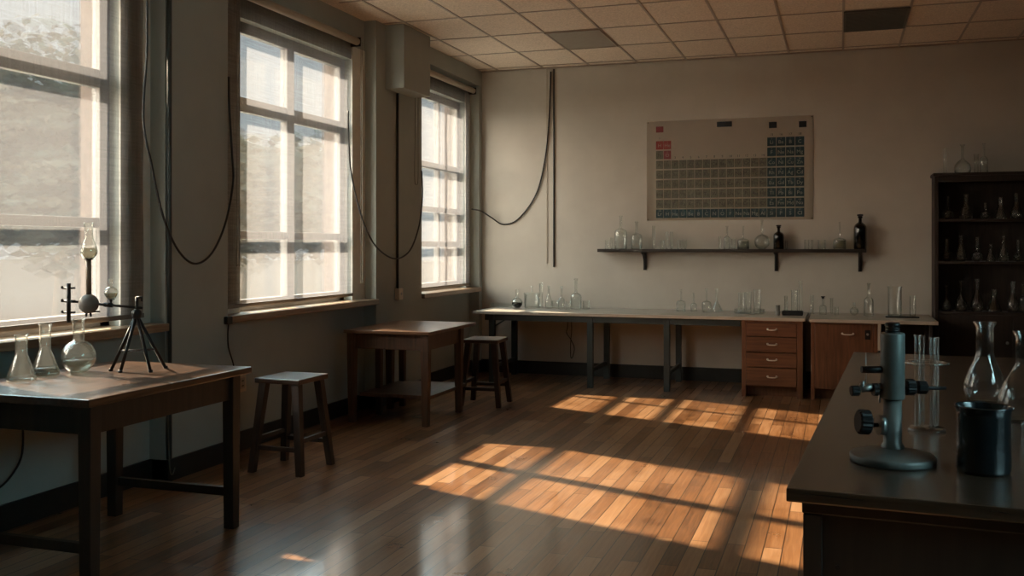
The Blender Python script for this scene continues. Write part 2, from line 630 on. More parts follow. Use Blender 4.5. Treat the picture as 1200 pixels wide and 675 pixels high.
# boxed duct at the head of the pier between the windows
p0 = ray(452, 70, X=XP)
bm = B()
bx(bm, XP - 0.01, XP + 0.19, p0.y, p0.y + 0.62, 2.98, ZC, 0.006)
struct('trim_1', bm, M['wall_side_shade'])


# windows
def window(n, bay, mull, bars_z, transom, open_bars):
    b0, b1, o0, o1, _, _ = bay
    w = bpy.data.objects.new('window_%d' % n, None)
    col.objects.link(w)
    w['kind'] = 'structure'
    w.location = (0, 0, 0)
    xf0, xf1 = -4.31, -4.25
    bm = B()
    t = 0.085
    bx(bm, xf0, xf1, o0, o0 + t, SILL, HEAD, 0.005)
    bx(bm, xf0, xf1, o1 - t, o1, SILL, HEAD, 0.005)
    bx(bm, xf0, xf1, o0, o1, HEAD - t, HEAD, 0.005)
    bx(bm, xf0, xf1, o0, o1, SILL, SILL + t, 0.005)
    obj('window_frame', bm, M['frame'], w)
    for (ya, yb) in ((b0 + 0.004, o0), (o1, b1 - 0.004)):
        if yb - ya > 0.03:
            bm = B()
            bx(bm, XB - 0.004, XB + 0.012, ya, yb, SILL, HEAD + 0.12, 0.002)
            obj('casing', bm, M['trim'], w)
    for (ya, yb) in ((o0 - 0.004, o0 + 0.012), (o1 - 0.012, o1 + 0.004)):
        bm = B()
        bx(bm, XO - 0.01, xf0, ya, yb, SILL - 0.04, HEAD)
        obj('outer_reveal', bm, M['brick'], w)
    ys = [o0 + t]
    for (c, hw) in mull:
        bm = B()
        bx(bm, xf0, xf1 + 0.006, c - hw, c + hw, SILL + t, HEAD - t, 0.006)
        obj('mullion', bm, M['frame'], w)
        ys += [c - hw, c + hw]
    ys.append(o1 - t)
    th = 0.055 if n < 3 else 0.035
    if transom:
        bm = B()
        bx(bm, xf0 + 0.005, xf1, o0 + t, o1 - t, transom - th, transom + th, 0.006)
        obj('transom', bm, M['frame'], w)
    for z in bars_z:
        bm = B()
        bx(bm, xf0 + 0.01, xf1 - 0.005, o0 + t, o1 - t, z - 0.03, z + 0.03, 0.004)
        obj('glazing_bar', bm, M['frame'], w)
    rows = sorted([(SILL + t, None)] + [(z, 0.03) for z in bars_z] + ([(transom, th)] if transom else []) + [(HEAD - t, None)], key=lambda r: r[0])
    for (za, ha), (zb, hb) in zip(rows, rows[1:]):
        for k in range(0, len(ys), 2):
            bm = B()
            bx(bm, xf0 + 0.03, xf0 + 0.036, ys[k], ys[k + 1], za + (ha or 0), zb - (hb or 0))
            obj('pane', bm, M['pane'], w)
    bm = B()
    bx(bm, XO + 0.02, XP + 0.035, b0 + 0.002, b1 - 0.002, SILL - 0.05, SILL, 0.006)
    obj('window_sill', bm, M['sill'], w)
    return w


window(1, BAYS[0], [(3.72, 0.06)], [1.64], 2.51, None)
window(2, BAYS[1], [(7.0, 0.055)], [1.58], 2.56, None)
window(3, BAYS[2], [(10.12, 0.022)], [1.52, 1.90], 2.38, None)


# roller blinds
def blind(bay, z_bar, fab, label, cords):
    y0, y1 = bay[4], bay[5]
    root = thing('roller_blind', label, 'blind', (XP - 0.05, (y0 + y1) / 2, 3.33), 0, 'roller blinds on the window wall')
    cy = (y0 + y1) / 2
    h = (y1 - y0) / 2
    bm = B()
    rod(bm, (0, -h - 0.03, 0), (0, h + 0.03, 0), 0.032, 20)
    obj('roller_tube', bm, M['tube'], root)
    for s in (-1, 1):
        bm = B()
        bx(bm, -0.075, 0.03, s * (h + 0.045) - 0.008, s * (h + 0.045) + 0.008, -0.04, 0.04, 0.003)
        obj('bracket', bm, M['blackmetal'], root)
    zb = z_bar - 3.33
    bm = B()
    # thin cloth with a slight hang
    nx, nz = 12, 24
    V = []
    for i in range(nx + 1):
        rowv = []
        for k in range(nz + 1):
            y = -h + 2 * h * i / nx
            z = zb * k / nz
            x = -0.030 + 0.004 * math.sin(i * 1.1 + 0.5) * (k / nz) + 0.003 * math.sin(k * 0.7)
            rowv.append(bm.verts.new((x, y, z)))
        V.append(rowv)
    for i in range(nx):
        for k in range(nz):
            f = bm.faces.new((V[i][k], V[i + 1][k], V[i + 1][k + 1], V[i][k + 1]))
            f.smooth = True
    obj('fabric', bm, fab, root)
    bm = B()
    bx(bm, -0.040, -0.020, -h, h, zb - 0.025, zb + 0.004, 0.004)
    obj('bottom_bar', bm, M['frame'], root)
    for (yc, zlow) in cords:
        bm = B()
        yy = yc - cy
        zl = zlow - 3.33
        tube(bm, [(0.036, yy - 0.012, 0.0), (0.036, yy - 0.014, zl * 0.5), (0.036, yy - 0.018, zl + 0.08), (0.036, yy - 0.012, zl + 0.015), (0.036, yy, zl),
                  (0.036, yy + 0.014, zl + 0.015), (0.036, yy + 0.02, zl + 0.08), (0.036, yy + 0.014, zl * 0.5), (0.036, yy + 0.012, 0.0)], 0.0028, 6)
        obj('pull_cord', bm, M['cord'], root)
    return root


blind(BAYS[0], 1.075, M['fabric2'], 'linen roller blind over the left window, behind the flask table', [])
blind(BAYS[1], 1.075, M['fabric'], 'linen roller blind over the middle window with cord loops', [(ray(279, 300, X=XP - 0.014).y, 1.36), (BAYS[1][5] + 0.05, 1.18)])
blind(BAYS[2], 1.060, M['fabric'], 'narrow linen roller blind over the far window by the back wall', [])


# ------------------------------------------------------------------ wires and wall fittings
def wire(name, pts, r, mat, label, cat, group=None, smooth=True):
    bm = B()
    o = Vector(pts[-1])
    tube(bm, [Vector(p) - o for p in pts], r, 8, smooth)
    return tag(obj(name, bm, mat, None, o), label, cat, group)


XC = XP + 0.012
wire('cable', [ray(x, y, X=XC + 0.032) for x, y in ((172, -30), (172, 60), (168, 140), (178, 195), (190, 250), (208, 292), (228, 309), (248, 297), (264, 262), (273, 215), (272, 180), (269, 130), (268, 90))],
     0.0075, M['black'], 'black cable sagging across the pier between the left and middle windows', 'cable', 'sagging black cables')
wire('cable', [ray(x, y, X=XC + 0.022) for x, y in ((408, 130), (409, 170), (412, 205), (424, 255), (440, 288), (462, 303), (480, 294), (491, 265), (495, 230), (494, 200))],
     0.0075, M['black'], 'black cable sagging across the pier between the middle and far windows', 'cable', 'sagging black cables')
wire('cable', [ray(553, 245, X=XC + 0.02), ray(564, 247.5, Y=10.84), ray(576, 255, Y=10.93)] + [ray(x, y, Y=YB - 0.015) for x, y in ((590, 263), (608, 256), (628, 228), (638, 190), (643.5, 140), (645.5, 84))],
     0.0085, M['black'], 'black cable swooping from the far window up to the ceiling at the back wall', 'cable', 'sagging black cables')
a, b = ray(649, 82, Y=YB - 0.012), ray(649, 313, Y=YB - 0.012)
wire('conduit', [(a.x, a.y, ZC - 0.02), b], 0.009, M['conduit'], 'straight dark conduit running down the back wall near the corner', 'conduit', None, False)
a, b = ray(642, 80, Y=YB - 0.008), ray(641, 309, Y=YB - 0.008)
wire('pull_cord', [(b.x, b.y, ZC - 0.02), b], 0.0035, M['tube'], 'thin pale cord hanging down the back wall beside the conduit', 'cord', None, False)
a, b = ray(467, 86, X=XC), ray(466, 338, X=XC)
wire('conduit', [(XC, b.y, 2.97), (XC, b.y, b.z)], 0.0125, M['conduit'], 'dark conduit below the boxed duct, running down to a small junction box', 'conduit', None, False)
t = thing('junction_box', 'small beige junction box at the foot of the pier conduit', 'electrical box', (XP, b.y, b.z))
box_part('box_body', 0, 0.05, -0.045, 0.045, -0.11, 0.0, M['outlet'], t, 0.006)
bm = B()
rod(bm, (0.05, 0, -0.05), (0.056, 0, -0.05), 0.012)
obj('screw', bm, M['steel'], t)
y = ray(190, 200, X=XC).y
y = 5.20 + 0.02
wire('pipe', [(XC + 0.004, y, ZC - 0.005), (XC + 0.004, y, 0.145)], 0.016, M['conduit'], 'dark vertical pipe on the pier edge beside the left window', 'pipe', None, False)
pts = [ray(px, py, X=XP + 0.03) for px, py in ((194, 320), (196, 420), (197, 500), (199, 548), (202, 556), (205, 548))]
wire('cord', pts, 0.004, M['cord'], 'thin cord hanging beside the dark pipe down to the skirting', 'cord')
pts = [ray(px, py, X=XP + 0.012) for px, py in ((487, 78), (486.5, 150), (486, 208), (488, 216), (490, 208), (490, 150), (490, 78))]
wire('cord_loop', pts, 0.003, M['cord'], 'pale cord loop hanging on the pier under the boxed duct', 'cord')
pts = [ray(px, py, X=XB + 0.03) for px, py in ((30, 440), (24, 480), (27, 508), (25, 535), (15, 555), (0, 571), (-25, 585))]
wire('cable', pts, 0.006, M['black'], 'short black cable looping on the wall under the flask table', 'cable')
pts = [ray(px, py, X=XP + 0.01) for px, py in ((268, 378), (267, 392), (268, 408), (273, 425), (276, 440))]
t = thing('plug_lead', 'black plug at the sill corner with a lead dropping to the socket', 'cable', ray(266, 374, X=XP + 0.01))
bm = B()
bx(bm, -0.005, 0.025, -0.03, 0.035, -0.035, 0.02, 0.006)
obj('plug', bm, M['black'], t)
bm = B()
tube(bm, [p - t.location for p in pts], 0.005, 8)
obj('lead', bm, M['black'], t)
p = ray(282, 449, X=XB)
t = thing('wall_socket', 'beige wall socket under the middle window, behind the flask table corner', 'socket', p)
box_part('faceplate', 0, 0.012, -0.055, 0.055, -0.065, 0.065, M['outlet'], t, 0.004)
box_part('socket_insert', 0.012, 0.018, -0.03, 0.03, -0.04, 0.04, M['tube'], t, 0.003)
for s in (-1, 1):
    box_part('slot', 0.017, 0.0195, -0.012, 0.012, s * 0.018 - 0.004, s * 0.018 + 0.004, M['black'], t, 0)

# ceiling fittings
x0 = 0.03 - 0.553 * 5
t = thing('ceiling_light', 'unlit grey recessed panel in the ceiling near the windows', 'ceiling light', (x0 + 0.2765, 9.58, ZC))
box_part('diffuser', -0.26, 0.26, -0.405, 0.405, -0.012, -0.002, M['lens'], t, 0.003)
bm = B()
for sx in (-1, 1):
    bx(bm, sx * 0.268 - 0.008, sx * 0.268 + 0.008, -0.42, 0.42, -0.016, 0)
    bx(bm, -0.268, 0.268, sx * 0.412 - 0.008, sx * 0.412 + 0.008, -0.016, 0)
obj('light_frame', bm, M['grid'], t)
t = thing('ceiling_vent', 'dark slatted vent set in the ceiling above the periodic table', 'vent', (0.03 + 0.2765, 9.58, ZC))
box_part('backing', -0.26, 0.26, -0.405, 0.405, -0.006, 0, M['vent'], t, 0)
bm = B()
for k in range(18):
    y = -0.38 + k * 0.0447
    bx(bm, -0.255, 0.255, y - 0.012, y + 0.012, -0.018, -0.006)
obj('grille', bm, M['vent'], t)
bm = B()
for sx in (-1, 1):
    bx(bm, sx * 0.265 - 0.01, sx * 0.265 + 0.01, -0.415, 0.415, -0.02, 0)
    bx(bm, -0.265, 0.265, sx * 0.41 - 0.01, sx * 0.41 + 0.01, -0.02, 0)
obj('vent_frame', bm, M['vent'], t)

# ------------------------------------------------------------------ periodic table poster
PX0, PX1, PZ0, PZ1 = -2.07, -0.273, 1.783, 2.90
PW, PH = PX1 - PX0, PZ1 - PZ0
post = thing('periodic_table', 'wide cream periodic table chart pinned on the back wall above the shelf', 'poster', (PX0, YB - 0.004, PZ0))
bm = B()
nx = 24
V = [[bm.verts.new((PW * i / nx, -0.003 - 0.003 * math.sin(i * 0.55) ** 2, z)) for z in (0, PH)] for i in range(nx + 1)]
for i in range(nx):
    f = bm.faces.new((V[i][0], V[i + 1][0], V[i + 1][1], V[i][1]))
    f.smooth = True
bmesh.ops.solidify(bm, geom=list(bm.faces), thickness=0.0015)
paper_bm = bm
colx = []
u = 0.058
for k in range(18):
    wdt = 0.0455 if k < 14 else 0.0505
    colx.append((u, u + wdt))
    u += 0.0483 if k < 14 else 0.0545
rowv = [(0.20 + 0.0985 * k, 0.284 + 0.0985 * k) for k in range(8)]
SYM = ("H He Li Be B C N O F Ne Na Mg Al Si P S Cl Ar K Ca Sc Ti V Cr Mn Fe Co Ni Cu Zn Ga Ge As Se Br Kr Rb Sr Y Zr Nb Mo Tc Ru Rh Pd Ag Cd In Sn Sb Te I Xe "
       "Cs Ba La Ce Pr Nd Pm Sm Eu Gd Tb Dy Ho Er Tm Yb Lu Hf Ta W Re Os Ir Pt Au Hg Tl Pb Bi Po At Rn Fr Ra Ac Th Pa U Np Pu Am Cm Bk Cf Es Fm Md No Lr").split()
dg = None
_glyph = {}


def glyphs(body):
    if body not in _glyph:
        cu = bpy.data.curves.new('lettering', 'FONT')
        cu.body = body
        cu.size = 1.0
        cu.align_x = 'CENTER'
        cu.align_y = 'CENTER'
        cu.resolution_u = 2
        to = bpy.data.objects.new('lettering', cu)
        col.objects.link(to)
        bpy.context.view_layer.update()
        ev = to.evaluated_get(bpy.context.evaluated_depsgraph_get())
        me = ev.to_mesh()
        _glyph[body] = ([v.co.copy() for v in me.vertices], [list(p.vertices) for p in me.polygons])
        ev.to_mesh_clear()
        bpy.data.objects.remove(to)
        bpy.data.curves.remove(cu)
    return _glyph[body]


def put_text(bm, body, x, z, size, y):
    vs, fs = glyphs(body)
    nv = [bm.verts.new((x + v.x * size, y, z + v.y * size)) for v in vs]
    for f in fs:
        try:
            bm.faces.new([nv[i] for i in f])
        except ValueError:
            pass


cells = []
for r in range(8):
    for k in range(18):
        if k >= 14 or r == 7:
            c = 'teal'
        elif r >= 2:
            c = 'grey'
        elif k < 2:
            c = 'grey' if (r == 1 and k == 0) else ('red' if r == 0 else 'maroon')
        else:
            continue
        cells.append((r, k, c))
nm = {'grey': 'grey_cell_print', 'teal': 'teal_cell_print', 'red': 'red_cell_print', 'maroon': 'maroon_cell_print'}
cell_bm = {}
for c in nm:
    cell_bm[c] = B()


def ink(bm, n0, idx):
    bm.faces.ensure_lookup_table()
    for f in bm.faces[n0:]:
        f.material_index = idx


for n, (r, k, c) in enumerate(cells):
    bm = cell_bm[c]
    bx(bm, colx[k][0] * PW, colx[k][1] * PW, -0.0092, -0.0082, PH * (1 - rowv[r][1]), PH * (1 - rowv[r][0]))
    s_ = SYM[n % len(SYM)]
    xc = (colx[k][0] + colx[k][1]) / 2 * PW
    zc = PH * (1 - (rowv[r][0] + rowv[r][1]) / 2)
    n0 = len(bm.faces)
    put_text(bm, s_, xc, zc - 0.006, 0.055, -0.0094)
    put_text(bm, str(n % len(SYM) + 1), xc, zc + 0.032, 0.022, -0.0094)
    ink(bm, n0, 1)
for c in nm:
    me_ = obj(nm[c], cell_bm[c], [M['p_' + c], M['p_ink'] if c == 'grey' else M['p_pale']], post)
n0 = len(paper_bm.faces)
for k in range(18):
    r = 0 if (k < 2 or k >= 14) else 2
    if k != 1:
        put_text(paper_bm, str(k + 1), (colx[k][0] + colx[k][1]) / 2 * PW, PH * (1 - rowv[r][0] + 0.026), 0.036, -0.0095)
ink(paper_bm, n0, 1)
obj('paper_sheet', paper_bm, [M['paper'], M['p_ink']], post)
for (u0, u1, v0, v1), c in [((0.058, 0.104, 0.053, 0.112), 'maroon')] + [(q_, 'navy') for q_ in ((0.434, 0.525, 0.028, 0.080), (0.744, 0.790, 0.05, 0.11), (0.918, 0.962, 0.054, 0.112))]:
    bm = B()
    bx(bm, u0 * PW, u1 * PW, -0.0092, -0.0082, PH * (1 - v1), PH * (1 - v0))
    obj('title_mark', bm, M['p_' + c], post)
for sx in (0.012, PW - 0.012):
    for sz in (0.012, PH - 0.012):
        bm = B()
        lathe(bm, [(0, 0.0), (0.007, 0.0), (0.006, 0.005), (0, 0.006)], (0, 0, 0), 10, 'y')
        for v in bm.verts:
            v.co = Vector((v.co.x + sx, -v.co.y - 0.006, v.co.z + sz))
        obj('pin', bm, M['blackmetal'], post)


# ------------------------------------------------------------------ glassware
def lerp_prof(pts):
    return pts


def shell(prof, t):
    """closed wall: outer profile then the same profile drawn inwards"""
    inner = []
    n = len(prof)
    for i, (r, z) in enumerate(prof):
        if i == 0:
            inner.append((0.0, z + t))
        else:
            inner.append((max(r - t, 0.0004), max(z, t)))
    return list(prof) + inner[::-1]


def arc(cr, cz, r, a0, a1, n=8):
    return [(max(cr + r * math.cos(math.radians(a0 + (a1 - a0) * i / n)), 0.0), cz + r * math.sin(math.radians(a0 + (a1 - a0) * i / n))) for i in range(n + 1)]


def profile(kind, w, h, neck=None, body=None):
    R = w / 2
    if kind == 'erlenmeyer':
        n = (neck or 0.36 * w) / 2
        bh = (body or 0.62) * h
        return [(0, 0), (R * 0.88, 0), (R * 0.97, 0.012 * h), (R, 0.035 * h), (R * 0.985, 0.07 * h), (R * 0.93, 0.13 * h), (n * 1.12, bh * 0.96), (n, bh), (n, h * 0.95), (n * 1.2, h * 0.985), (n * 1.2, h)]
    if kind == 'round':
        n = (neck or 0.3 * w) / 2
        p = [(0, 0), (R * 0.42, 0)] + arc(0, R * 0.93, R, -58, math.degrees(math.acos(min(n / R, 0.95))), 14)
        zt = p[-1][1]
        return p + [(n, zt + (h - zt) * 0.12), (n, h * 0.96), (n * 1.22, h * 0.985), (n * 1.22, h)]
    if kind == 'pear':
        n = (neck or 0.34 * w) / 2
        b = (body or 0.45) * h
        return [(0, 0), (R * 0.7, 0), (R * 0.88, 0.03 * h), (R * 0.98, b * 0.28), (R, b * 0.42), (R * 0.95, b * 0.62), (R * 0.75, b * 0.95), (R * 0.55, b * 1.18), (n * 1.05, b * 1.42), (n, b * 1.5), (n, h * 0.93), (n * 1.3, h * 0.985), (n * 1.3, h)]
    if kind == 'bottle':
        n = (neck or 0.26 * w) / 2
        b = (body or 0.55) * h
        return [(0, 0), (R * 0.92, 0), (R, 0.02 * h), (R, b * 0.78), (R * 0.96, b * 0.86), (R * 0.8, b * 0.94), (R * 0.5, b * 1.0), (n * 1.1, b * 1.04), (n, b * 1.1), (n, h * 0.95), (n * 1.5, h * 0.96), (n * 1.5, h)]
    if kind == 'beaker':
        return [(0, 0), (R * 0.9, 0), (R * 0.96, 0.02 * h), (R * 0.97, 0.06 * h), (R * 0.97, h * 0.95), (R * 1.06, h * 0.99), (R * 1.06, h)]
    if kind == 'cylinder':
        return [(0, 0), (R * 1.4, 0), (R * 1.4, 0.02 * h), (R, 0.045 * h), (R, h * 0.97), (R * 1.25, h * 0.99), (R * 1.25, h)]
    if kind == 'tube':
        return [(0, 0)] + arc(0, R, R, -75, 0, 5) + [(R, h * 0.97), (R * 1.2, h * 0.985), (R * 1.2, h)]
    if kind == 'dish':
        return [(0, 0), (R * 0.94, 0), (R, 0.1 * h), (R, h)]
    if kind == 'volumetric':
        n = (neck or 0.16 * w) / 2
        b = (body or 0.45) * h
        return [(0, 0), (R * 0.7, 0), (R * 0.93, 0.05 * h), (R, b * 0.38), (R * 0.9, b * 0.66), (R * 0.6, b * 0.9), (n * 1.6, b * 1.06), (n, b * 1.2), (n, h * 0.95), (n * 1.9, h * 0.96), (n * 1.9, h)]
    raise ValueError(kind)


GL = []


def vessel(name, kind, w, h, loc, label, cat, group=None, neck=None, body=None, mat=None, t=None, seg=24, liquid=None, stopper=None, lm=None):
    prof = profile(kind, w, h, neck, body)
    t = t or max(0.0016, min(0.003, w * 0.025))
    bm = B()
    lathe(bm, shell(prof, t), (0, 0, 0), seg)
    o = obj(name, bm, mat or M['glass'], None, loc)
    tag(o, label, cat, group)
    if liquid:
        zl = liquid * h
        lp = [(0, t * 1.4)]
        last = None
        for (r, z) in prof[1:]:
            if z >= zl:
                r0, z0 = last
                rr = r0 + (r - r0) * ((zl - z0) / max(z - z0, 1e-6))
                lp += [(max(rr - t * 1.4, 0.001), zl), (0, zl)]
                break
            lp.append((max(r - t * 1.4, 0.001), max(z, t * 1.4)))
            last = (r, z)
        bm = B()
        lathe(bm, lp, (0, 0, 0), seg)
        obj('liquid', bm, lm or M['liquid'], o)
    if stopper:
        rn = prof[-2][0] * 0.8
        bm = B()
        lathe(bm, [(0, h - 0.012), (rn * 0.85, h - 0.012), (rn, h + 0.004), (rn * 1.5, h + 0.006), (rn * 1.5, h + stopper), (0, h + stopper * 1.1)], (0, 0, 0), 16)
        obj('stopper', bm, M['black'], o)
    return o


def on_y(name, kind, px, wpx, top, base, z, Y, label, cat, group, **k):
    d = depth(px, Y)
    p = ray(px, base, Y=Y)
    return vessel(name, kind, wpx * d / F, (base - top) * d / F, (p.x, Y, z), label, cat, group, seg=20, **k)


# ------------------------------------------------------------------ flask table (under the left window)
TX0, TX1, TY0, TY1, TZ = -3.90, -3.0, 3.35, 4.56, 0.85
t = thing('work_table', 'dark wooden table holding flasks under the left window', 'table', ((TX0 + TX1) / 2, (TY0 + TY1) / 2, 0))
hx, hy = (TX1 - TX0) / 2, (TY1 - TY0) / 2
box_part('tabletop', -hx, hx, -hy, hy, TZ - 0.035, TZ, M['table'], t, 0.006)
lx, ly = hx - 0.072, hy - 0.085
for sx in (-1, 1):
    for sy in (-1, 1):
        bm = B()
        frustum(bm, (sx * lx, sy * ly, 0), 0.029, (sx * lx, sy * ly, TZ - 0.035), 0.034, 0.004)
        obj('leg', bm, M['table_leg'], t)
bm = B()
for s in (-1, 1):
    bx(bm, s * lx - 0.013, s * lx + 0.013, -ly, ly, TZ - 0.165, TZ - 0.035, 0.002)
    bx(bm, -lx, lx, s * ly - 0.013, s * ly + 0.013, TZ - 0.165, TZ - 0.035, 0.002)
obj('apron', bm, M['table_leg'], t)
for s in (-1, 1):
    bm = B()
    bx(bm, -lx, lx, s * ly - 0.016, s * ly + 0.016, 0.17, 0.215, 0.004)
    obj('stretcher', bm, M['table_leg'], t)

FG = 'flasks on the table under the left window'


def on_top(px, py, z):
    return ray(px, py, Z=z)


p = on_top(25, 446, TZ)
vessel('erlenmeyer_flask', 'erlenmeyer', 0.136, 0.222, p, 'conical flask at the outer end of the row of three on the dark table', 'flask', FG, neck=0.056, body=0.56, seg=40)
p = on_top(53, 440, TZ)
vessel('erlenmeyer_flask', 'erlenmeyer', 0.136, 0.258, p, 'conical flask between another conical flask and the round flask on the dark table', 'flask', FG, neck=0.055, body=0.50, seg=40, liquid=0.16)
p = on_top(92, 436, TZ)
vessel('round_flask', 'round', 0.172, 0.275, p, 'round bellied flask half full of clear liquid on the dark table', 'flask', FG, neck=0.056, seg=44, liquid=0.24)

# tripod with clamp arm
ap = on_top(159, 434, TZ)
AD = depth(159, ap.y)
K = AD / F                       # metres per photograph pixel at this distance
R3 = Vector((CA, SA, 0))         # sideways
F3 = Vector((-SA, CA, 0))        # away
t = thing('clamp_tripod', 'black tripod stand with clamp arm, ball and lamp chimney on the dark table', 'lab stand', ap)


def L3(px, py, away=0.0):
    return R3 * ((px - 159) * K) + F3 * away + Vector((0, 0, (434 - py) * K))


apex = L3(160, 369)
for q in (Vector((-0.118, -0.03, 0)), Vector((-0.045, -0.09, 0)), Vector((0.105, -0.075, 0)), Vector((0.125, 0.09, 0))):
    foot = R3 * q.x + F3 * q.y
    bm = B()
    rod(bm, foot, apex + (foot - apex) * 0.04, 0.0085, 10, 0.009)
    lathe(bm, [(0, 0), (0.011, 0), (0.011, 0.012), (0, 0.014)], foot, 10)
    obj('leg', bm, M['blackmetal'], t)
bm = B()
for q in ((-0.118, -0.03), (0.125, 0.09)), ((-0.045, -0.09), (0.105, -0.075)), ((-0.118, -0.03), (-0.045, -0.09)), ((0.125, 0.09), (0.105, -0.075)):
    A_, B_ = [R3 * x * 0.62 + F3 * y_ * 0.62 + Vector((0, 0, 0.105)) for x, y_ in q]
    rod(bm, A_, B_, 0.0035, 8)
obj('brace', bm, M['blackmetal'], t)
bm = B()
lathe(bm, [(0, -0.02), (0.02, -0.02), (0.026, 0.0), (0.026, 0.018), (0.014, 0.03), (0, 0.03)], apex, 14)
obj('collar', bm, M['blackmetal'], t)
bm = B()
rod(bm, apex, L3(160.5, 348), 0.009, 10)
rod(bm, L3(160, 348.5), L3(167, 348.5), 0.006, 8)
rod(bm, L3(166, 348), L3(166, 353), 0.005, 8)
obj('clamp_post', bm, M['blackmetal'], t)
bm = B()
rod(bm, L3(167, 361), L3(116, 356.5), 0.0068, 10)
rod(bm, L3(132, 357.8), L3(122, 357), 0.0115, 12)
rod(bm, L3(97, 354), L3(72, 353), 0.0062, 10)
obj('clamp_arm', bm, M['blackmetal'], t)
bm = B()
c = L3(104, 356)
lathe(bm, arc(0, 0, 11.3 * K, -90, 90, 18), c, 28)
obj('ball', bm, M['ball'], t)
bm = B()
rod(bm, L3(101.5, 366), L3(101, 371), 0.006, 8)
rod(bm, L3(106, 366), L3(106.5, 371), 0.006, 8)
rod(bm, L3(100, 366.4), L3(117, 365), 0.0045, 8)
obj('ball_clip', bm, M['blackmetal'], t)
bm = B()
rod(bm, L3(104, 346), L3(103.6, 303), 3.1 * K, 16)
obj('chimney_tube', bm, M['amber_tube'], t)
bm = B()
s = K
c = L3(104, 303.5)
lathe(bm, shell([(0, 0), (4.4 * s, 0), (6.5 * s, 1.5 * s), (9.3 * s, 5.5 * s), (9.9 * s, 9 * s), (9.1 * s, 13 * s), (6.8 * s, 20 * s), (4.9 * s, 26.5 * s), (4.5 * s, 30 * s), (4.8 * s, 36 * s), (5.6 * s, 41.5 * s), (5.7 * s, 42.5 * s)], 0.002), c, 28)
chim = obj('glass_chimney', bm, M['glass'], t)
bm = B()
lathe(bm, [(0, 0.003), (4 * s, 0.003), (9 * s, 6 * s), (9.4 * s, 9 * s), (8.6 * s, 13 * s), (0, 13 * s)], c, 24)
obj('liquid', bm, M['pale_liquid'], chim)
bm = B()
lathe(bm, [(0, -0.004), (5.0 * s, -0.004), (5.2 * s, 0.003), (0, 0.003)], c, 18)
obj('chimney_gallery', bm, M['blackmetal'], t)
bm = B()
rod(bm, L3(80.5, 332), L3(80.5, 378), 0.0105, 10)
for yy in (338, 353, 366.5):
    rod(bm, L3(73, yy), L3(88, yy - 0.5), 0.0048, 8)
    rod(bm, L3(73, yy), L3(72.5, yy - 2.6), 0.0065, 8)
obj('hook_post', bm, M['blackmetal'], t)
pf = ap + L3(130, 350.2)
# small flask standing in a ring on the arm
bm = B()
ringc = L3(130, 351.2)
lathe(bm, [(0, -0.012), (0.007, -0.012), (0.007, 0), (0.020, 0.001), (0.020, 0.004), (0, 0.004)], ringc, 18)
rod(bm, ringc + Vector((0, 0, -0.008)), L3(130, 357.4), 0.0045, 8)
obj('flask_seat', bm, M['blackmetal'], t)
vessel('round_flask', 'round', 15.5 * K, 23.5 * K, ap + ringc + Vector((0, 0, 0.004)), 'tiny round flask of pale liquid perched on the tripod arm', 'flask', None, neck=4.6 * K, seg=24, liquid=0.3, lm=M['pale_liquid'])

# ------------------------------------------------------------------ middle table
MX0, MX1, MY0, MY1, MZ = -3.99, -3.2, 7.42, 8.52, 0.79
t = thing('lab_table', 'square brown wooden table with low shelf beside the middle window', 'table', ((MX0 + MX1) / 2, (MY0 + MY1) / 2, 0))
hx, hy = (MX1 - MX0) / 2, (MY1 - MY0) / 2
box_part('tabletop', -hx, hx, -hy, hy, MZ - 0.028, MZ, M['mid_top'], t, 0.005)
lx, ly0, ly1 = hx - 0.055, -hy + 0.06, hy - 0.30
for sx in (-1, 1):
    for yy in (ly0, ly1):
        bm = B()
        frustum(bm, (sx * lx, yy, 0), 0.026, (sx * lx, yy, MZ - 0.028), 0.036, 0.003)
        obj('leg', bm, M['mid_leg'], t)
bm = B()
for s in (-1, 1):
    bx(bm, s * lx - 0.012, s * lx + 0.012, ly0, ly1, MZ - 0.16, MZ - 0.028, 0.002)
for yy in (ly0, ly1):
    bx(bm, -lx, lx, yy - 0.012, yy + 0.012, MZ - 0.16, MZ - 0.028, 0.002)
obj('apron', bm, M['mid_leg'], t)
box_part('low_shelf', -hx + 0.06, hx - 0.07, ly0 + 0.12, ly1 + 0.22, 0.205, 0.235, M['mid_leg'], t, 0.003)
for yy in (ly0 + 0.42, ly1 + 0.17):
    bm = B()
    frustum(bm, (-hx + 0.10, yy, 0), 0.024, (-hx + 0.10, yy, MZ - 0.028), 0.028, 0.002)
    obj('shelf_post', bm, M['mid_leg'], t)
bm = B()
frustum(bm, (hx - 0.12, ly1 + 0.14, 0), 0.02, (hx - 0.12, ly1 + 0.14, 0.206), 0.024, 0.002)
obj('shelf_foot', bm, M['mid_leg'], t)


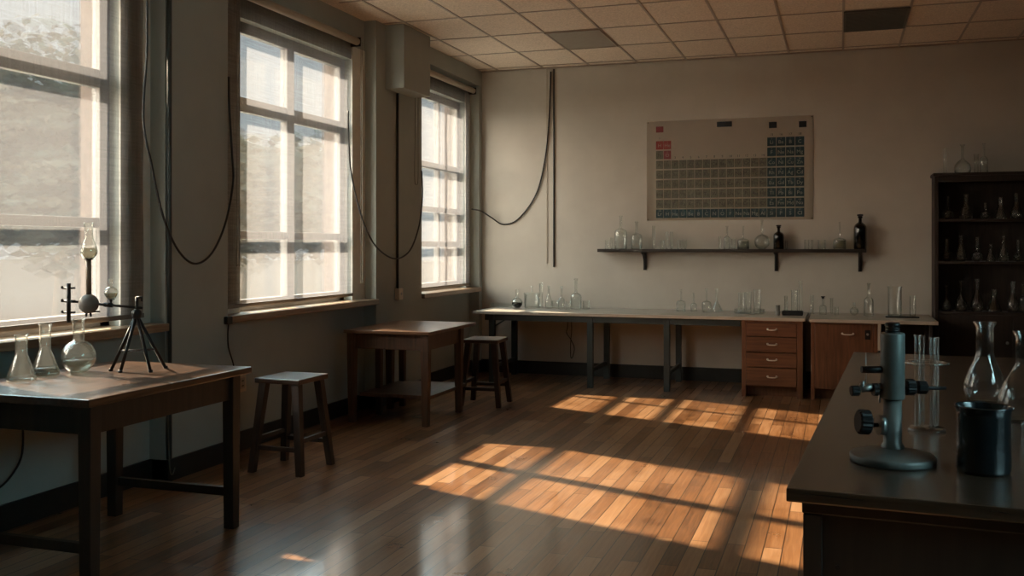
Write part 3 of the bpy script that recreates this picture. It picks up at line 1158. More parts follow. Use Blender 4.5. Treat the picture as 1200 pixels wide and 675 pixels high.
# ------------------------------------------------------------------ stools
def stool(loc, label, rz):
    t = thing('lab_stool', label, 'stool', loc, rz, 'wooden lab stools')
    zt = 0.625
    box_part('seat', -0.172, 0.172, -0.182, 0.182, zt - 0.035, zt, M['stool'], t, 0.008)
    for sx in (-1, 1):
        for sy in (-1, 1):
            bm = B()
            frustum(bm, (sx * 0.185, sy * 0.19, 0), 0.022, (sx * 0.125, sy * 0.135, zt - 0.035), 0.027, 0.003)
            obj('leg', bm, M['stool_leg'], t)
    for s in (-1, 1):
        bm = B()
        k = 0.185 - 0.06 * (0.15 / 0.59)
        bx(bm, -k, k, s * (k + 0.005) - 0.011, s * (k + 0.005) + 0.011, 0.15, 0.18, 0.003)
        obj('stretcher', bm, M['stool_leg'], t)
        bm = B()
        k = 0.185 - 0.06 * (0.21 / 0.59)
        bx(bm, s * k - 0.011, s * k + 0.011, -k - 0.005, k + 0.005, 0.205, 0.235, 0.003)
        obj('stretcher', bm, M['stool_leg'], t)
    return t


stool((-3.505, 5.80, 0), 'dark wooden stool standing alone between the two tables', math.radians(-2))
stool((-3.19, 8.745, 0), 'dark wooden stool half hidden behind the square brown table', math.radians(3))

# ------------------------------------------------------------------ benches along the back wall
BZ, BY0, BY1 = 0.79, 10.0, 10.965
BXA, BXB, BXC, BXD = -3.80, -0.325, -0.285, 0.87
t = thing('lab_bench', 'long pale topped bench on dark steel legs along the back wall', 'bench', ((BXA + BXB) / 2, (BY0 + BY1) / 2, 0))
ox, oy = t.location.x, t.location.y
bm = B()
bx(bm, BXA - ox, BXB - ox, BY0 - oy, BY1 - oy, BZ - 0.032, BZ, 0.004)
obj('worktop', bm, M['bench_top'], t)
bm = B()
bx(bm, BXA + 0.12 - ox, -0.95 - ox, 10.06 - oy, 10.10 - oy, BZ - 0.10, BZ - 0.032, 0.002)
bx(bm, BXA + 0.12 - ox, -0.95 - ox, 10.83 - oy, 10.87 - oy, BZ - 0.10, BZ - 0.032, 0.002)
obj('bench_rail', bm, M['bench_leg'], t)
for x in (-3.60, -2.50, -1.69):
    for y in (10.08, 10.85):
        bm = B()
        bx(bm, x - 0.03 - ox, x + 0.03 - ox, y - 0.03 - oy, y + 0.03 - oy, 0, BZ - 0.032, 0.003)
        obj('leg', bm, M['bench_leg'], t)
    bm = B()
    bx(bm, x - 0.015 - ox, x + 0.015 - ox, 10.08 - oy, 10.85 - oy, 0.16, 0.20, 0.003)
    obj('stretcher', bm, M['bench_leg'], t)
bm = B()
rod(bm, (-3.58 - ox, 10.08 - oy, 0.62), (-3.38 - ox, 10.08 - oy, 0.74), 0.008, 8)
obj('corner_brace', bm, M['bench_leg'], t)

t = thing('lab_bench', 'short pale topped bench section over the cupboard beside the tall cabinet', 'bench', ((BXC + BXD) / 2, (BY0 + BY1) / 2, 0))
ox, oy = t.location.x, t.location.y
box_part('worktop', BXC - ox, BXD - ox, BY0 - 0.06 - oy, BY1 - oy, BZ - 0.032, BZ, M['bench_top'], t, 0.004)
box_part('end_panel', 0.80 - ox, 0.83 - ox, 10.05 - oy, 10.9 - oy, 0, BZ - 0.032, M['bookcase'], t, 0.003)
box_part('back_panel', 0.37 - ox, 0.80 - ox, 10.5 - oy, 10.53 - oy, 0, BZ - 0.032, M['bookcase'], t, 0.003)

# drawer unit
CX0, CX1 = -0.93, -0.345
t = thing('drawer_unit', 'four drawer wooden unit under the long bench', 'cabinet', ((CX0 + CX1) / 2, 10.4, 0))
hw = (CX1 - CX0) / 2
yf = -0.40
bm = B()
bx(bm, -hw, -hw + 0.04, yf, 0.4, 0, BZ - 0.033, 0.003)
bx(bm, hw - 0.055, hw, yf, 0.4, 0, BZ - 0.033, 0.003)
bx(bm, -hw + 0.04, hw - 0.055, yf + 0.03, 0.4, 0.10, BZ - 0.033, 0)
bx(bm, -hw + 0.04, hw - 0.055, yf + 0.0, yf + 0.03, BZ - 0.05, BZ - 0.033, 0)
bx(bm, -hw + 0.04, hw - 0.055, yf + 0.12, yf + 0.14, 0, 0.10, 0)
obj('carcass', bm, M['cab'], t)


def pull(parent, x, y, z, w=0.085):
    bm = B()
    tube(bm, [(x - w / 2, y, z + 0.006), (x - w / 2, y - 0.022, z + 0.004), (x - w * 0.3, y - 0.03, z), (x + w * 0.3, y - 0.03, z), (x + w / 2, y - 0.022, z + 0.004), (x + w / 2, y, z + 0.006)], 0.006, 8)
    for s in (-1, 1):
        rod(bm, (x + s * w / 2, y - 0.003, z + 0.006), (x + s * w / 2, y + 0.001, z + 0.006), 0.011, 10)
    return obj('handle', bm, M['chrome'], parent)


zs = [0.108, 0.295, 0.445, 0.60, 0.738]
for za, zb in zip(zs, zs[1:]):
    d = box_part('drawer', -hw + 0.043, hw - 0.058, yf - 0.004, yf + 0.03, za + 0.004, zb - 0.004, M['cab_h'], t, 0.004)
    pull(d, -0.0, yf - 0.004, (za + zb) / 2)

# cupboard
t = thing('cupboard', 'wooden cupboard with one door under the short bench section', 'cabinet', (0.04, 10.4, 0))
x0, x1 = -0.31, 0.30
bm = B()
bx(bm, x0, x0 + 0.035, yf, 0.4, 0, BZ - 0.033, 0.003)
bx(bm, x1 - 0.035, x1, yf, 0.4, 0, BZ - 0.033, 0.003)
bx(bm, x0 + 0.035, x1 - 0.035, yf + 0.03, 0.4, 0.10, BZ - 0.033, 0)
bx(bm, x0 + 0.035, x1 - 0.035, yf + 0.12, yf + 0.14, 0, 0.10, 0)
obj('carcass', bm, M['cab'], t)
d = box_part('door', x0 + 0.038, x1 - 0.038, yf - 0.004, yf + 0.03, 0.108, BZ - 0.045, M['cab'], t, 0.004)
pull(d, 0.03, yf - 0.004, 0.645, 0.10)
lk = box_part('lock_plate', 0.185, 0.235, yf - 0.010, yf - 0.004, 0.60, 0.69, M['blackmetal'], d, 0.003)
bm = B()
rod(bm, (0.21, yf - 0.014, 0.65), (0.21, yf - 0.009, 0.65), 0.012, 12)
obj('keyhole', bm, M['steel'], d)
bm = B()
bx(bm, x1 + 0.002, x1 + 0.03, yf - 0.03, yf, 0.50, BZ - 0.033, 0.003)
obj('pale_strip', bm, M['bench_top'], t)

# cable looped under the bench
wire('cable', [ray(px, py, Y=10.93) for px, py in ((666, 372), (665, 384), (664, 390), (669, 398), (673, 408), (671, 418), (669, 419), (668.5, 410), (669, 398), (670, 386), (669, 372))],
     0.005, M['black'], 'black cable hanging in a twisted loop under the long bench', 'cable')

# ------------------------------------------------------------------ wall shelf
SX0, SX1, SZ, SY0 = -2.60, 0.26, 1.465, 10.80
t = thing('wall_shelf', 'long black shelf on three brackets under the periodic table', 'shelf', ((SX0 + SX1) / 2, 10.9, SZ))
ox = t.location.x
box_part('shelf_board', SX0 - ox, SX1 - ox, SY0 - 10.9, 0.098, -0.036, 0, M['shelf'], t, 0.003)
for px in (754, 909, 1008):
    x = ray(px, 300, Y=10.9).x - ox
    bm = B()
    bx(bm, x - 0.018, x + 0.018, 0.085, 0.099, -0.24, -0.036, 0.002)
    bx(bm, x - 0.018, x + 0.018, -0.075, 0.099, -0.05, -0.036, 0.002)
    tube(bm, [(x, 0.085, -0.22), (x, 0.06, -0.14), (x, 0.0, -0.075), (x, -0.065, -0.045)], 0.013, 8)
    obj('bracket', bm, M['blackmetal'], t)

SG = 'glassware on the wall shelf'
YS = 10.885


def sh(name, kind, px, wpx, top, base, label, cat, **k):
    d = depth(px, YS)
    z = SZ
    h = (base - top) * d / F
    return vessel(name, kind, wpx * d / F, h, (ray(px, 300, Y=YS).x, YS, z), label, cat, SG, seg=20, **k)


SB = 290
sh('glass_tumbler', 'beaker', 711.5, 5, 280, SB, 'small glass tumbler at the very left end of the wall shelf', 'glass')
sh('test_tube', 'tube', 717, 3.2, 277, SB, 'little glass vial between the end tumbler and the tall bottle on the wall shelf', 'vial')
sh('glass_bottle', 'bottle', 727.5, 15, 251, SB, 'tallest clear long-necked bottle at the left part of the wall shelf', 'bottle', neck=0.028, body=0.60)
sh('glass_bottle', 'bottle', 746, 13, 258, SB, 'shorter clear long-necked bottle, second from the left on the wall shelf', 'bottle', neck=0.028, body=0.56)
sh('test_tube', 'tube', 766, 3.4, 263, SB, 'single tall glass tube right of the two clear bottles on the wall shelf', 'tube')
sh('glass_tumbler', 'beaker', 776, 5, 280, SB, 'small glass tumbler left of the paired tubes on the wall shelf', 'glass')
sh('test_tube', 'tube', 781.5, 3.4, 270, SB, 'left one of two matching tubes on the wall shelf above the bench', 'tube')
sh('test_tube', 'tube', 787, 3.4, 270, SB, 'right one of two matching tubes on the wall shelf above the bench', 'tube')
sh('test_tube', 'tube', 794.6, 3.0, 280, SB, 'first of three short glass vials at the middle of the wall shelf', 'vial')
sh('test_tube', 'tube', 798.8, 3.0, 280, SB, 'second of three short glass vials at the middle of the wall shelf', 'vial')
sh('test_tube', 'tube', 803, 3.0, 279, SB, 'third of three short glass vials at the middle of the wall shelf', 'vial')
SB = 291
sh('test_tube', 'tube', 843.5, 3.0, 276, SB, 'slim glass vial just left of the narrow bottle on the wall shelf', 'vial')
sh('glass_bottle', 'bottle', 852, 8, 264, SB, 'narrow clear bottle below the middle of the periodic table on the wall shelf', 'bottle', neck=0.022, body=0.55)
sh('glass_tumbler', 'beaker', 859.5, 5, 279, SB, 'small glass tumbler between narrow bottle and squat flask on the wall shelf', 'glass')
sh('glass_bottle', 'bottle', 871, 14, 264, SB, 'squat clear bottle with a thin neck on the wall shelf beside the globe flask', 'bottle', neck=0.016, body=0.44, liquid=0.33)
sh('round_flask', 'round', 893, 18, 257, SB, 'clear globe flask with long thin neck on the wall shelf', 'flask', neck=0.022)
sh('dark_bottle', 'bottle', 912.5, 12, 265, SB, 'small dark glass bottle over the middle bracket of the wall shelf', 'bottle', neck=0.03, body=0.76, mat=M['glass_dark'], stopper=0.02)
sh('test_tube', 'tube', 921.5, 3.4, 281, SB, 'glass vial standing against the small dark bottle on the wall shelf', 'vial')
SB = 292
sh('glass_tumbler', 'beaker', 945.5, 6, 281, SB, 'small glass tumbler, left of the pair right of the small dark bottle', 'glass')
sh('test_tube', 'tube', 951.5, 3, 281, SB, 'glass vial between two tumblers on the right part of the wall shelf', 'vial')
sh('glass_beaker', 'beaker', 963, 9.5, 281, SB, 'glass beaker left of the pale flask on the wall shelf', 'beaker')
sh('glass_bottle', 'bottle', 984, 14.5, 260, SB, 'squat bottle of pale liquid with thin neck next to the tall dark bottle', 'bottle', neck=0.018, body=0.40, liquid=0.32, lm=M['pale_liquid'])
sh('dark_bottle', 'bottle', 1008, 14.5, 254, SB, 'tall dark glass bottle at the right end of the wall shelf', 'bottle', neck=0.034, body=0.80, mat=M['glass_dark'], stopper=0.025)

# ------------------------------------------------------------------ glassware on the benches
GA = 'glassware at the window end of the long bench'
GB = 'glassware at the middle of the long bench'
GC = 'glassware on the short bench section'


def bn(name, kind, px, wpx, top, base, label, cat, group, Y=None, **k):
    p = ray(px, base, Z=BZ)
    Y = Y if Y is not None else min(max(p.y, 10.15), 10.86)
    d = depth(px, Y)
    # keep the photographed size for the distance it now stands at
    h = (base - top) * d / F
    return vessel(name, kind, wpx * d / F, h, (ray(px, 300, Y=Y).x, Y, BZ), label, cat, group, seg=20, **k)


bm = B()
p = ray(589, 357, Y=10.78)
for (a_, b_) in (((-0.13, 0.13), (-0.07, -0.065)), ((-0.13, 0.13), (0.065, 0.07)), ((-0.13, -0.125), (-0.07, 0.07)), ((0.125, 0.13), (-0.07, 0.07))):
    bx(bm, a_[0], a_[1], b_[0], b_[1], 0, 0.042)
bx(bm, -0.13, 0.13, -0.07, 0.07, 0, 0.005)
tag(obj('glass_tray', bm, M['glass'], None, (p.x, 10.78, BZ)), 'shallow rectangular glass tray at the window end of the long bench', 'tray', GA)
bn('round_flask', 'round', 606, 13, 335, 357, 'squat round flask with dark contents at the window end of the bench', 'flask', GA, 10.62, neck=0.03, liquid=0.3, lm=M['glass_dark'])
bn('glass_jar', 'beaker', 623.5, 19, 341, 358, 'wide glass jar with a glass rod lid beside the dark round flask', 'jar', GA, 10.66)
p = ray(623.5, 341, Y=10.66)
bm = B()
d_ = depth(623.5, 10.66) / F
lathe(bm, [(0, 0), (10 * d_, 0), (10 * d_, 0.008), (0.012, 0.012), (0.009, 0.05), (0.012, 0.085), (0, 0.09)], (0, 0, 17 * d_ + 0.001), 18)
jar = [o for o in bpy.data.objects if o.name.startswith('glass_jar')][0]
lid = obj('lid', bm, M['glass'], jar)
bn('test_tube', 'cylinder', 634, 4.5, 329, 358, 'slim glass cylinder just right of the wide glass jar', 'cylinder', GA, 10.78)
bn('volumetric_flask', 'pear', 643, 8.5, 331, 358, 'slender flask left of a small beaker near the window end of the bench', 'flask', GA, 10.62, neck=0.024)
bn('glass_beaker', 'beaker', 651, 8, 349, 358, 'small beaker between two slender flasks near the window end of the bench', 'beaker', GA, 10.72)
bn('glass_bottle', 'bottle', 658, 7.5, 333, 360, 'narrow glass bottle left of the tall flask on the long bench', 'bottle', GA, 10.58, neck=0.022, body=0.5)
bn('glass_beaker', 'beaker', 666, 7, 351, 361, 'small beaker tucked between narrow bottle and tall flask on the bench', 'beaker', GA, 10.5)
bn('glass_bottle', 'bottle', 675, 13, 325, 361, 'tallest long-necked flask near the window end of the long bench', 'bottle', GA, 10.62, neck=0.03, body=0.52)
bn('glass_beaker', 'beaker', 687, 9, 350, 360, 'low beaker right of the tallest flask on the long bench', 'beaker', GA, 10.66)

bn('glass_bottle', 'bottle', 798, 11, 335, 361, 'bell shaped flask with flat lip, first of four at mid bench', 'flask', GB, 10.62, neck=0.02, body=0.50)
bn('glass_bottle', 'bottle', 813, 7.5, 339, 361, 'slimmest flask with flat lip, second of four at mid bench', 'flask', GB, 10.66, neck=0.02, body=0.45)
bn('glass_bottle', 'bottle', 828, 11, 334, 362, 'bell shaped flask with tall thin neck, third of four at mid bench', 'flask', GB, 10.58, neck=0.02, body=0.47)
bn('volumetric_flask', 'erlenmeyer', 840, 13, 334, 361, 'conical flask with thin neck, fourth of four at mid bench', 'flask', GB, 10.72, neck=0.026, body=0.44)
bm = B()
p = ray(878, 363, Y=10.50)
lathe(bm, shell([(0, 0), (0.145, 0), (0.155, 0.006), (0.158, 0.05)], 0.003), (0, 0, 0), 28)
tag(obj('glass_dish', bm, M['glass'], None, (p.x, 10.52, BZ)), 'wide shallow glass dish holding beakers on the bench above the drawers', 'dish', GB)
zD = BZ + 0.004
for px, w, top, nm_, lb, ct in ((869, 8, 337, 'test_tube', 'left glass cylinder standing in the wide dish above the drawers', 'cylinder'),
                                (877, 7, 336, 'test_tube', 'middle glass cylinder standing in the wide dish above the drawers', 'cylinder'),
                                (887.5, 9, 333, 'glass_beaker', 'tallest right glass cylinder standing in the wide dish above the drawers', 'cylinder')):
    d = depth(px, 10.52)
    vessel(nm_, 'beaker', w * d / F, (361 - top) * d / F, (ray(px, 300, Y=10.52).x, 10.52, zD), lb, ct, GB, seg=18)
bn('metal_cup', 'beaker', 911.5, 5.5, 353, 365, 'small metal cup at the left of the dark tray', 'cup', GB, 10.36, mat=M['steel'])
p = ray(929, 362, Y=10.42)
bm = B()
bx(bm, -0.10, 0.10, -0.06, 0.06, 0, 0.012, 0.002)
for s in (-1, 1):
    bx(bm, -0.10, 0.10, s * 0.06 - 0.004, s * 0.06 + 0.004, 0.01, 0.045)
    bx(bm, s * 0.10 - 0.004, s * 0.10 + 0.004, -0.06, 0.06, 0.01, 0.045)
tag(obj('metal_tray', bm, M['blackmetal'], None, (p.x, 10.42, BZ)), 'small dark metal tray with tubes at the right end of the long bench', 'tray', GB)
for k_, (px, w, top, lb) in enumerate(((921, 4, 341, 'short tube at the left of the dark tray'), (931, 8, 334, 'wide glass cylinder standing in the dark tray'), (938, 4.2, 323, 'tallest glass tube standing in the dark tray'))):
    d = depth(px, 10.42)
    vessel('glass_cylinder' if k_ == 1 else 'test_tube', 'beaker' if k_ == 1 else 'tube', w * d / F, (362 - top) * d / F, (ray(px, 300, Y=10.42).x, 10.42, BZ + 0.0125), lb, 'tube' if k_ != 1 else 'cylinder', GB, seg=16)

bn('test_tube', 'cylinder', 951.5, 4, 344, 366, 'slim glass cylinder at the seam side of the short bench section', 'cylinder', GC, 10.66)
bn('glass_bottle', 'bottle', 964.5, 8.5, 347, 367, 'small clear bottle with black stopper on the short bench section', 'bottle', GC, 10.6, neck=0.024, body=0.55, stopper=0.014)
bn('test_tube', 'tube', 974.5, 3.5, 347, 366, 'thin glass tube right of the black stoppered bottle', 'tube', GC, 10.7)
bn('glass_tumbler', 'beaker', 980.5, 5, 357, 367, 'tiny glass tumbler next to the thin tube on the short bench', 'glass', GC, 10.55)
bn('round_flask', 'round', 1001, 10, 352, 367, 'small round flask left of the tall-necked bottle on the short bench', 'flask', GC, 10.6, neck=0.026)
bn('glass_bottle', 'bottle', 1018, 11, 330, 369, 'tall-necked clear bottle at the middle of the short bench section', 'bottle', GC, 10.5, neck=0.024, body=0.57)
p = ray(1057, 369, Y=10.45)
bm = B()
bx(bm, -0.155, 0.155, -0.07, 0.07, 0, 0.012, 0.002)
tag(obj('slate_board', bm, M['blackmetal'], None, (p.x, 10.45, BZ)), 'flat black board under the tall beaker near the tall cabinet', 'board', GC)
for px, w, top, nm_, lb, ct in ((1048.5, 16, 333.5, 'glass_beaker', 'tall wide beaker standing on the flat black board', 'beaker'), (1069.5, 7, 344, 'glass_cylinder', 'small cylinder at the end of the flat black board', 'cylinder')):
    d = depth(px, 10.45)
    vessel(nm_, 'beaker', w * d / F, (368 - top) * d / F, (ray(px, 300, Y=10.45).x, 10.45, BZ + 0.0125), lb, ct, GC, seg=20)

# ------------------------------------------------------------------ tall cabinet with flasks
KX0, KX1, KY0, KY1, KZ = 0.895, 2.30, 10.62, 10.97, 2.195
t = thing('tall_cabinet', 'tall almost black open cabinet full of flasks in the back corner', 'cabinet', ((KX0 + KX1) / 2, KY1, 0))
ox, oy = t.location.x, t.location.y
shz = [0.845, 1.345, 1.765]
for xx in ((KX0, KX0 + 0.035), (KX1 - 0.035, KX1)):
    box_part('side_panel', xx[0] - ox, xx[1] - ox, KY0 - oy, KY1 - oy, 0, KZ, M['bookcase'], t, 0.003)
box_part('top_panel', KX0 - 0.012 - ox, KX1 + 0.012 - ox, KY0 - 0.015 - oy, KY1 - oy, KZ - 0.0, KZ + 0.03, M['bookcase'], t, 0.004)
box_part('header_rail', KX0 + 0.035 - ox, KX1 - 0.035 - ox, KY0 - oy, KY0 + 0.022 - oy, KZ - 0.06, KZ, M['bookcase'], t, 0.002)
box_part('back_panel', KX0 + 0.035 - ox, KX1 - 0.035 - ox, KY1 - 0.015 - oy, KY1 - oy, 0, KZ, M['bookcase'], t, 0)
for z in shz:
    box_part('shelf', KX0 + 0.035 - ox, KX1 - 0.035 - ox, KY0 + 0.012 - oy, KY1 - 0.015 - oy, z - 0.024, z, M['bookcase'], t, 0.002)
xm = (KX0 + KX1) / 2 - ox
for s in (-1, 1):
    d = box_part('door', (KX0 - ox + 0.038) if s < 0 else xm + 0.002, xm - 0.002 if s < 0 else KX1 - ox - 0.038, KY0 - oy, KY0 + 0.022 - oy, 0.08, shz[0] - 0.028, M['bookcase'], t, 0.004)
    bm = B()
    lathe(bm, [(0, 0), (0.008, 0), (0.008, 0.012), (0.015, 0.02), (0.013, 0.03), (0, 0.032)], (0, 0, 0), 14, 'y')
    for v in bm.verts:
        v.co = Vector((v.co.x + xm + s * 0.05, KY0 - oy - v.co.y, v.co.z + 0.55))
    obj('knob', bm, M['steel'], d)
box_part('plinth', KX0 + 0.035 - ox, KX1 - 0.035 - ox, KY0 + 0.03 - oy, KY0 + 0.05 - oy, 0, 0.08, M['bookcase'], t, 0)
YK = 10.72
ordn = ['first', 'second', 'third', 'fourth', 'fifth', 'sixth']
rows = [
    (shz[2], 'top', [(1111, 13, 27, 'round'), (1132, 15, 29, 'pear'), (1154.5, 10.5, 19, 'round'), (1172.5, 14, 25, 'erlenmeyer'), (1191, 13, 30, 'pear')]),
    (shz[1], 'middle', [(1110, 13, 26, 'round'), (1126, 13, 30, 'pear'), (1145, 13, 28, 'round'), (1161, 12, 20, 'erlenmeyer'), (1176, 12, 30, 'pear'), (1193, 10, 25, 'round')]),
    (shz[0], 'lower', [(1109, 13, 30, 'volumetric'), (1126, 15, 36, 'volumetric'), (1145, 14, 38, 'pear'), (1165, 17, 26, 'erlenmeyer'), (1187, 13, 36, 'pear'), (1198.5, 9, 34, 'bottle')]),
]
for z, nm_, its in rows:
    for i, (px, w, h, kd) in enumerate(its):
        d = depth(px, YK)
        vessel({'round': 'round_flask', 'pear': 'glass_flask', 'erlenmeyer': 'erlenmeyer_flask', 'volumetric': 'volumetric_flask', 'bottle': 'glass_bottle'}[kd], kd, w * d / F, h * d / F,
               (ray(px, 300, Y=YK).x, YK, z), '%s flask from the left on the %s shelf of the tall dark cabinet' % (ordn[i], nm_), 'flask', 'flasks on the %s cabinet shelf' % nm_, seg=18)
for px, w, top, kd, nm_, lb, ct in ((1107.5, 4, 176, 'cylinder', 'glass_cylinder', 'slim glass cylinder at the outer end on top of the tall cabinet', 'cylinder'),
                                    (1128, 19, 172, 'volumetric', 'volumetric_flask', 'broad flask with thin neck on top of the tall cabinet', 'flask'),
                                    (1144, 5, 184, 'cylinder', 'glass_cylinder', 'glass cylinder right of the broad flask on top of the tall cabinet', 'cylinder'),
                                    (1153, 9, 171, 'bottle', 'glass_bottle', 'narrow glass bottle behind the cylinder on top of the tall cabinet', 'bottle')):
    d = depth(px, YK + 0.05)
    vessel(nm_, kd, w * d / F, (206 - top) * d / F, (ray(px, 300, Y=YK + 0.05).x, YK + 0.05, KZ + 0.03), lb, ct, 'glassware on top of the tall cabinet', seg=18)

# ------------------------------------------------------------------ island bench in front
IZ = 0.90
IR = math.radians(-3.4)
I0 = ray(921, 572, Z=IZ)
t = thing('island_bench', 'dark wooden island bench carrying an iron stand and dark jar', 'bench', (I0.x, I0.y, 0), IR)
IW, IL = 1.45, 3.36
box_part('worktop', 0, IW, 0, IL, IZ - 0.034, IZ, M['island'], t, 0.005)
box_part('under_moulding', 0.035, IW - 0.035, 0.03, IL - 0.03, IZ - 0.066, IZ - 0.034, M['island_body'], t, 0.004)
bm = B()
bx(bm, 0.075, IW - 0.075, 0.062, IL - 0.065, 0.0, IZ - 0.066, 0.002)
obj('carcass', bm, M['island_body'], t)
for xx in (0.06, IW - 0.06):
    for yy in (0.05, IL - 0.05):
        s = 0.022
        box_part('corner_post', xx - s, xx + s, yy - s if yy < 1 else yy - s, yy + s, 0, IZ - 0.066, M['island_body'], t, 0.003)
bm = B()
rod(bm, (0.118, 0.0585, 0.70), (0.118, 0.064, 0.70), 0.006, 10)
obj('screw', bm, M['blackmetal'], t)

# iron focusing stand
sp = on_top(1046, 541, IZ)
KS = depth(1046, sp.y) / F
t = thing('iron_stand', 'grey iron column stand with black knobs on a round foot', 'lab stand', sp)


def S3(px, py, away=0.0):
    return R3 * ((px - 1046) * KS) + F3 * away + Vector((0, 0, (541 - py) * KS))


rb = 48.0 * KS
bm = B()
lathe(bm, [(0, 0), (rb * 0.97, 0), (rb, 0.004), (rb, 0.018), (rb * 0.97, 0.022), (rb * 0.6, 0.031), (rb * 0.25, 0.040), (0, 0.042)], (0, 0, 0), 56)
obj('base', bm, M['iron'], t)
bm = B()
lathe(bm, [(0, 0.03), (13.2 * KS, 0.03), (13 * KS, 0.045), (10.4 * KS, 0.052), (10.2 * KS, 76 * KS), (0, 76 * KS)], (0, 0, 0), 32)
obj('column', bm, M['iron'], t)
bm = B()
lathe(bm, [(0, 74 * KS), (13.2 * KS, 74 * KS), (13.6 * KS, 75.5 * KS), (13.6 * KS, 149 * KS), (12.9 * KS, 151 * KS), (0, 151 * KS)], (0, 0, 0), 36)
obj('sleeve', bm, M['iron'], t)
bm = B()
pr = [(0, 150 * KS), (8.6 * KS, 150 * KS)]
for k_ in range(3):
    z0 = (151.5 + 2.6 * k_) * KS
    pr += [(8.6 * KS, z0), (7.7 * KS, z0 + 0.6 * KS), (7.7 * KS, z0 + 1.3 * KS), (8.6 * KS, z0 + 2.0 * KS)]
pr += [(8.6 * KS, 161.5 * KS), (7.4 * KS, 163 * KS), (0, 163 * KS)]
lathe(bm, pr, (0, 0, 0), 28)
obj('cap', bm, M['blackmetal'], t)
# lower knob on a shaft with a pale collar
bm = B()
rod(bm, S3(1036, 498), S3(1029, 498), 11.5 * KS, 24)
obj('collar', bm, M['steel'], t)
bm = B()
rod(bm, S3(1032, 498), S3(1015, 498), 2.6 * KS, 12)
obj('shaft', bm, M['blackmetal'], t)


def knob(bm, pa, pb, r, n=18):
    """ribbed grip"""
    pa, pb = Vector(pa), Vector(pb)
    q = (pb - pa).to_track_quat('Z', 'Y').to_matrix()
    L_ = (pb - pa).length
    rings = []
    for z, k in ((0, 0.86), (0.12, 1), (0.88, 1), (1, 0.86)):
        rings.append([bm.verts.new(pa + q @ Vector((math.cos(PI * i / n) * r * k * (1 if i % 2 else 0.93), math.sin(PI * i / n) * r * k * (1 if i % 2 else 0.93), z * L_))) for i in range(2 * n)])
    for a_, b_ in zip(rings, rings[1:]):
        for i in range(2 * n):
            j = (i + 1) % (2 * n)
            bm.faces.new((a_[i], a_[j], b_[j], b_[i]))
    bm.faces.new(rings[0][::-1])
    bm.faces.new(rings[-1])


bm = B()
knob(bm, S3(1019.5, 495), S3(1005, 494), 14.5 * KS)
obj('knob', bm, M['blackmetal'], t)
# clamp to the right
bm = B()
rod(bm, S3(1058, 454), S3(1108, 455), 2.3 * KS, 12)
obj('clamp_rod', bm, M['blackmetal'], t)
bm = B()
knob(bm, S3(1061, 453.5), S3(1071.5, 453.7), 9.8 * KS)
obj('clamp_knob', bm, M['blackmetal'], t)
bm = B()
knob(bm, S3(1074, 453.7), S3(1086, 454), 8.2 * KS, 8)
obj('clamp_nut', bm, M['blackmetal'], t)
# bracket to the left
bm = B()
rod(bm, S3(1036, 457), S3(1004, 458), 2.0 * KS, 10)
bx_c = S3(1016, 457)
rod(bm, S3(1022, 453), S3(1008, 456.5), 4.0 * KS, 12)
rod(bm, S3(1009, 454), S3(1012, 446), 3.4 * KS, 10, 1.6 * KS)
rod(bm, S3(1031, 449), S3(1031, 472), 1.3 * KS, 8)
obj('bracket', bm, M['steel'], t)
bm = B()
knob(bm, S3(1007, 458), S3(997, 458), 6.2 * KS)
obj('bracket_knob', bm, M['blackmetal'], t)
bm = B()
knob(bm, S3(1029, 456.5), S3(1022.5, 456.5), 7.4 * KS)
obj('bracket_knob', bm, M['blackmetal'], t)
bm = B()
rod(bm, S3(1014.5, 449), S3(1014.8, 413), 1.1 * KS, 8, 0.5 * KS)
obj('needle', bm, M['steel'], t)
bm = B()
rod(bm, S3(1009.5, 433), S3(1038, 433), 4.3 * KS, 12)
obj('cross_bar', bm, M['blackmetal'], t)

# glass tubes held in a collar
cp = on_top(1086, 505, IZ)
KC = depth(1086, cp.y) / F
t = thing('tube_holder', 'glass holder with a flat collar ring on the island bench', 'tube rack', cp)
bm = B()
lathe(bm, [(0, 0), (21 * KC, 0), (21 * KC, 0.006), (19 * KC, 0.012), (0, 0.012)], (0, 0, 0), 32)
obj('foot_plate', bm, M['glass'], t)
bm = B()
zc = 79 * KC
lathe(bm, [(17.5 * KC, zc), (24.5 * KC, zc), (24.8 * KC, zc + 0.003), (24.5 * KC, zc + 0.006), (17.5 * KC, zc + 0.006), (17.5 * KC, zc)], (0, 0, 0), 36)
obj('collar_ring', bm, M['glass_rim'], t)
bm = B()
for a_ in (70, 250):
    x, y = 20 * KC * math.cos(math.radians(a_)), 20 * KC * math.sin(math.radians(a_))
    rod(bm, (x, y, 0.008), (x, y, zc + 0.002), 0.003, 8)
obj('upright', bm, M['glass'], t)
for k_, (dx, aw, hh, lb) in enumerate(((-12.5, -0.012, 113, 'glass tube at the iron stand side of the collared holder'), (-3.6, 0.017, 111, 'second glass tube in the collared holder'), (4.8, -0.016, 110, 'third glass tube in the collared holder'), (12.6, 0.012, 109, 'glass tube at the flask side of the collared holder'))):
    q = cp + R3 * dx * KC + F3 * aw + Vector((0, 0, 0.0125))
    vessel('test_tube', 'tube', 7.2 * KC, hh * KC - 0.012, q, lb, 'tube', 'tubes in the collared holder', seg=20)

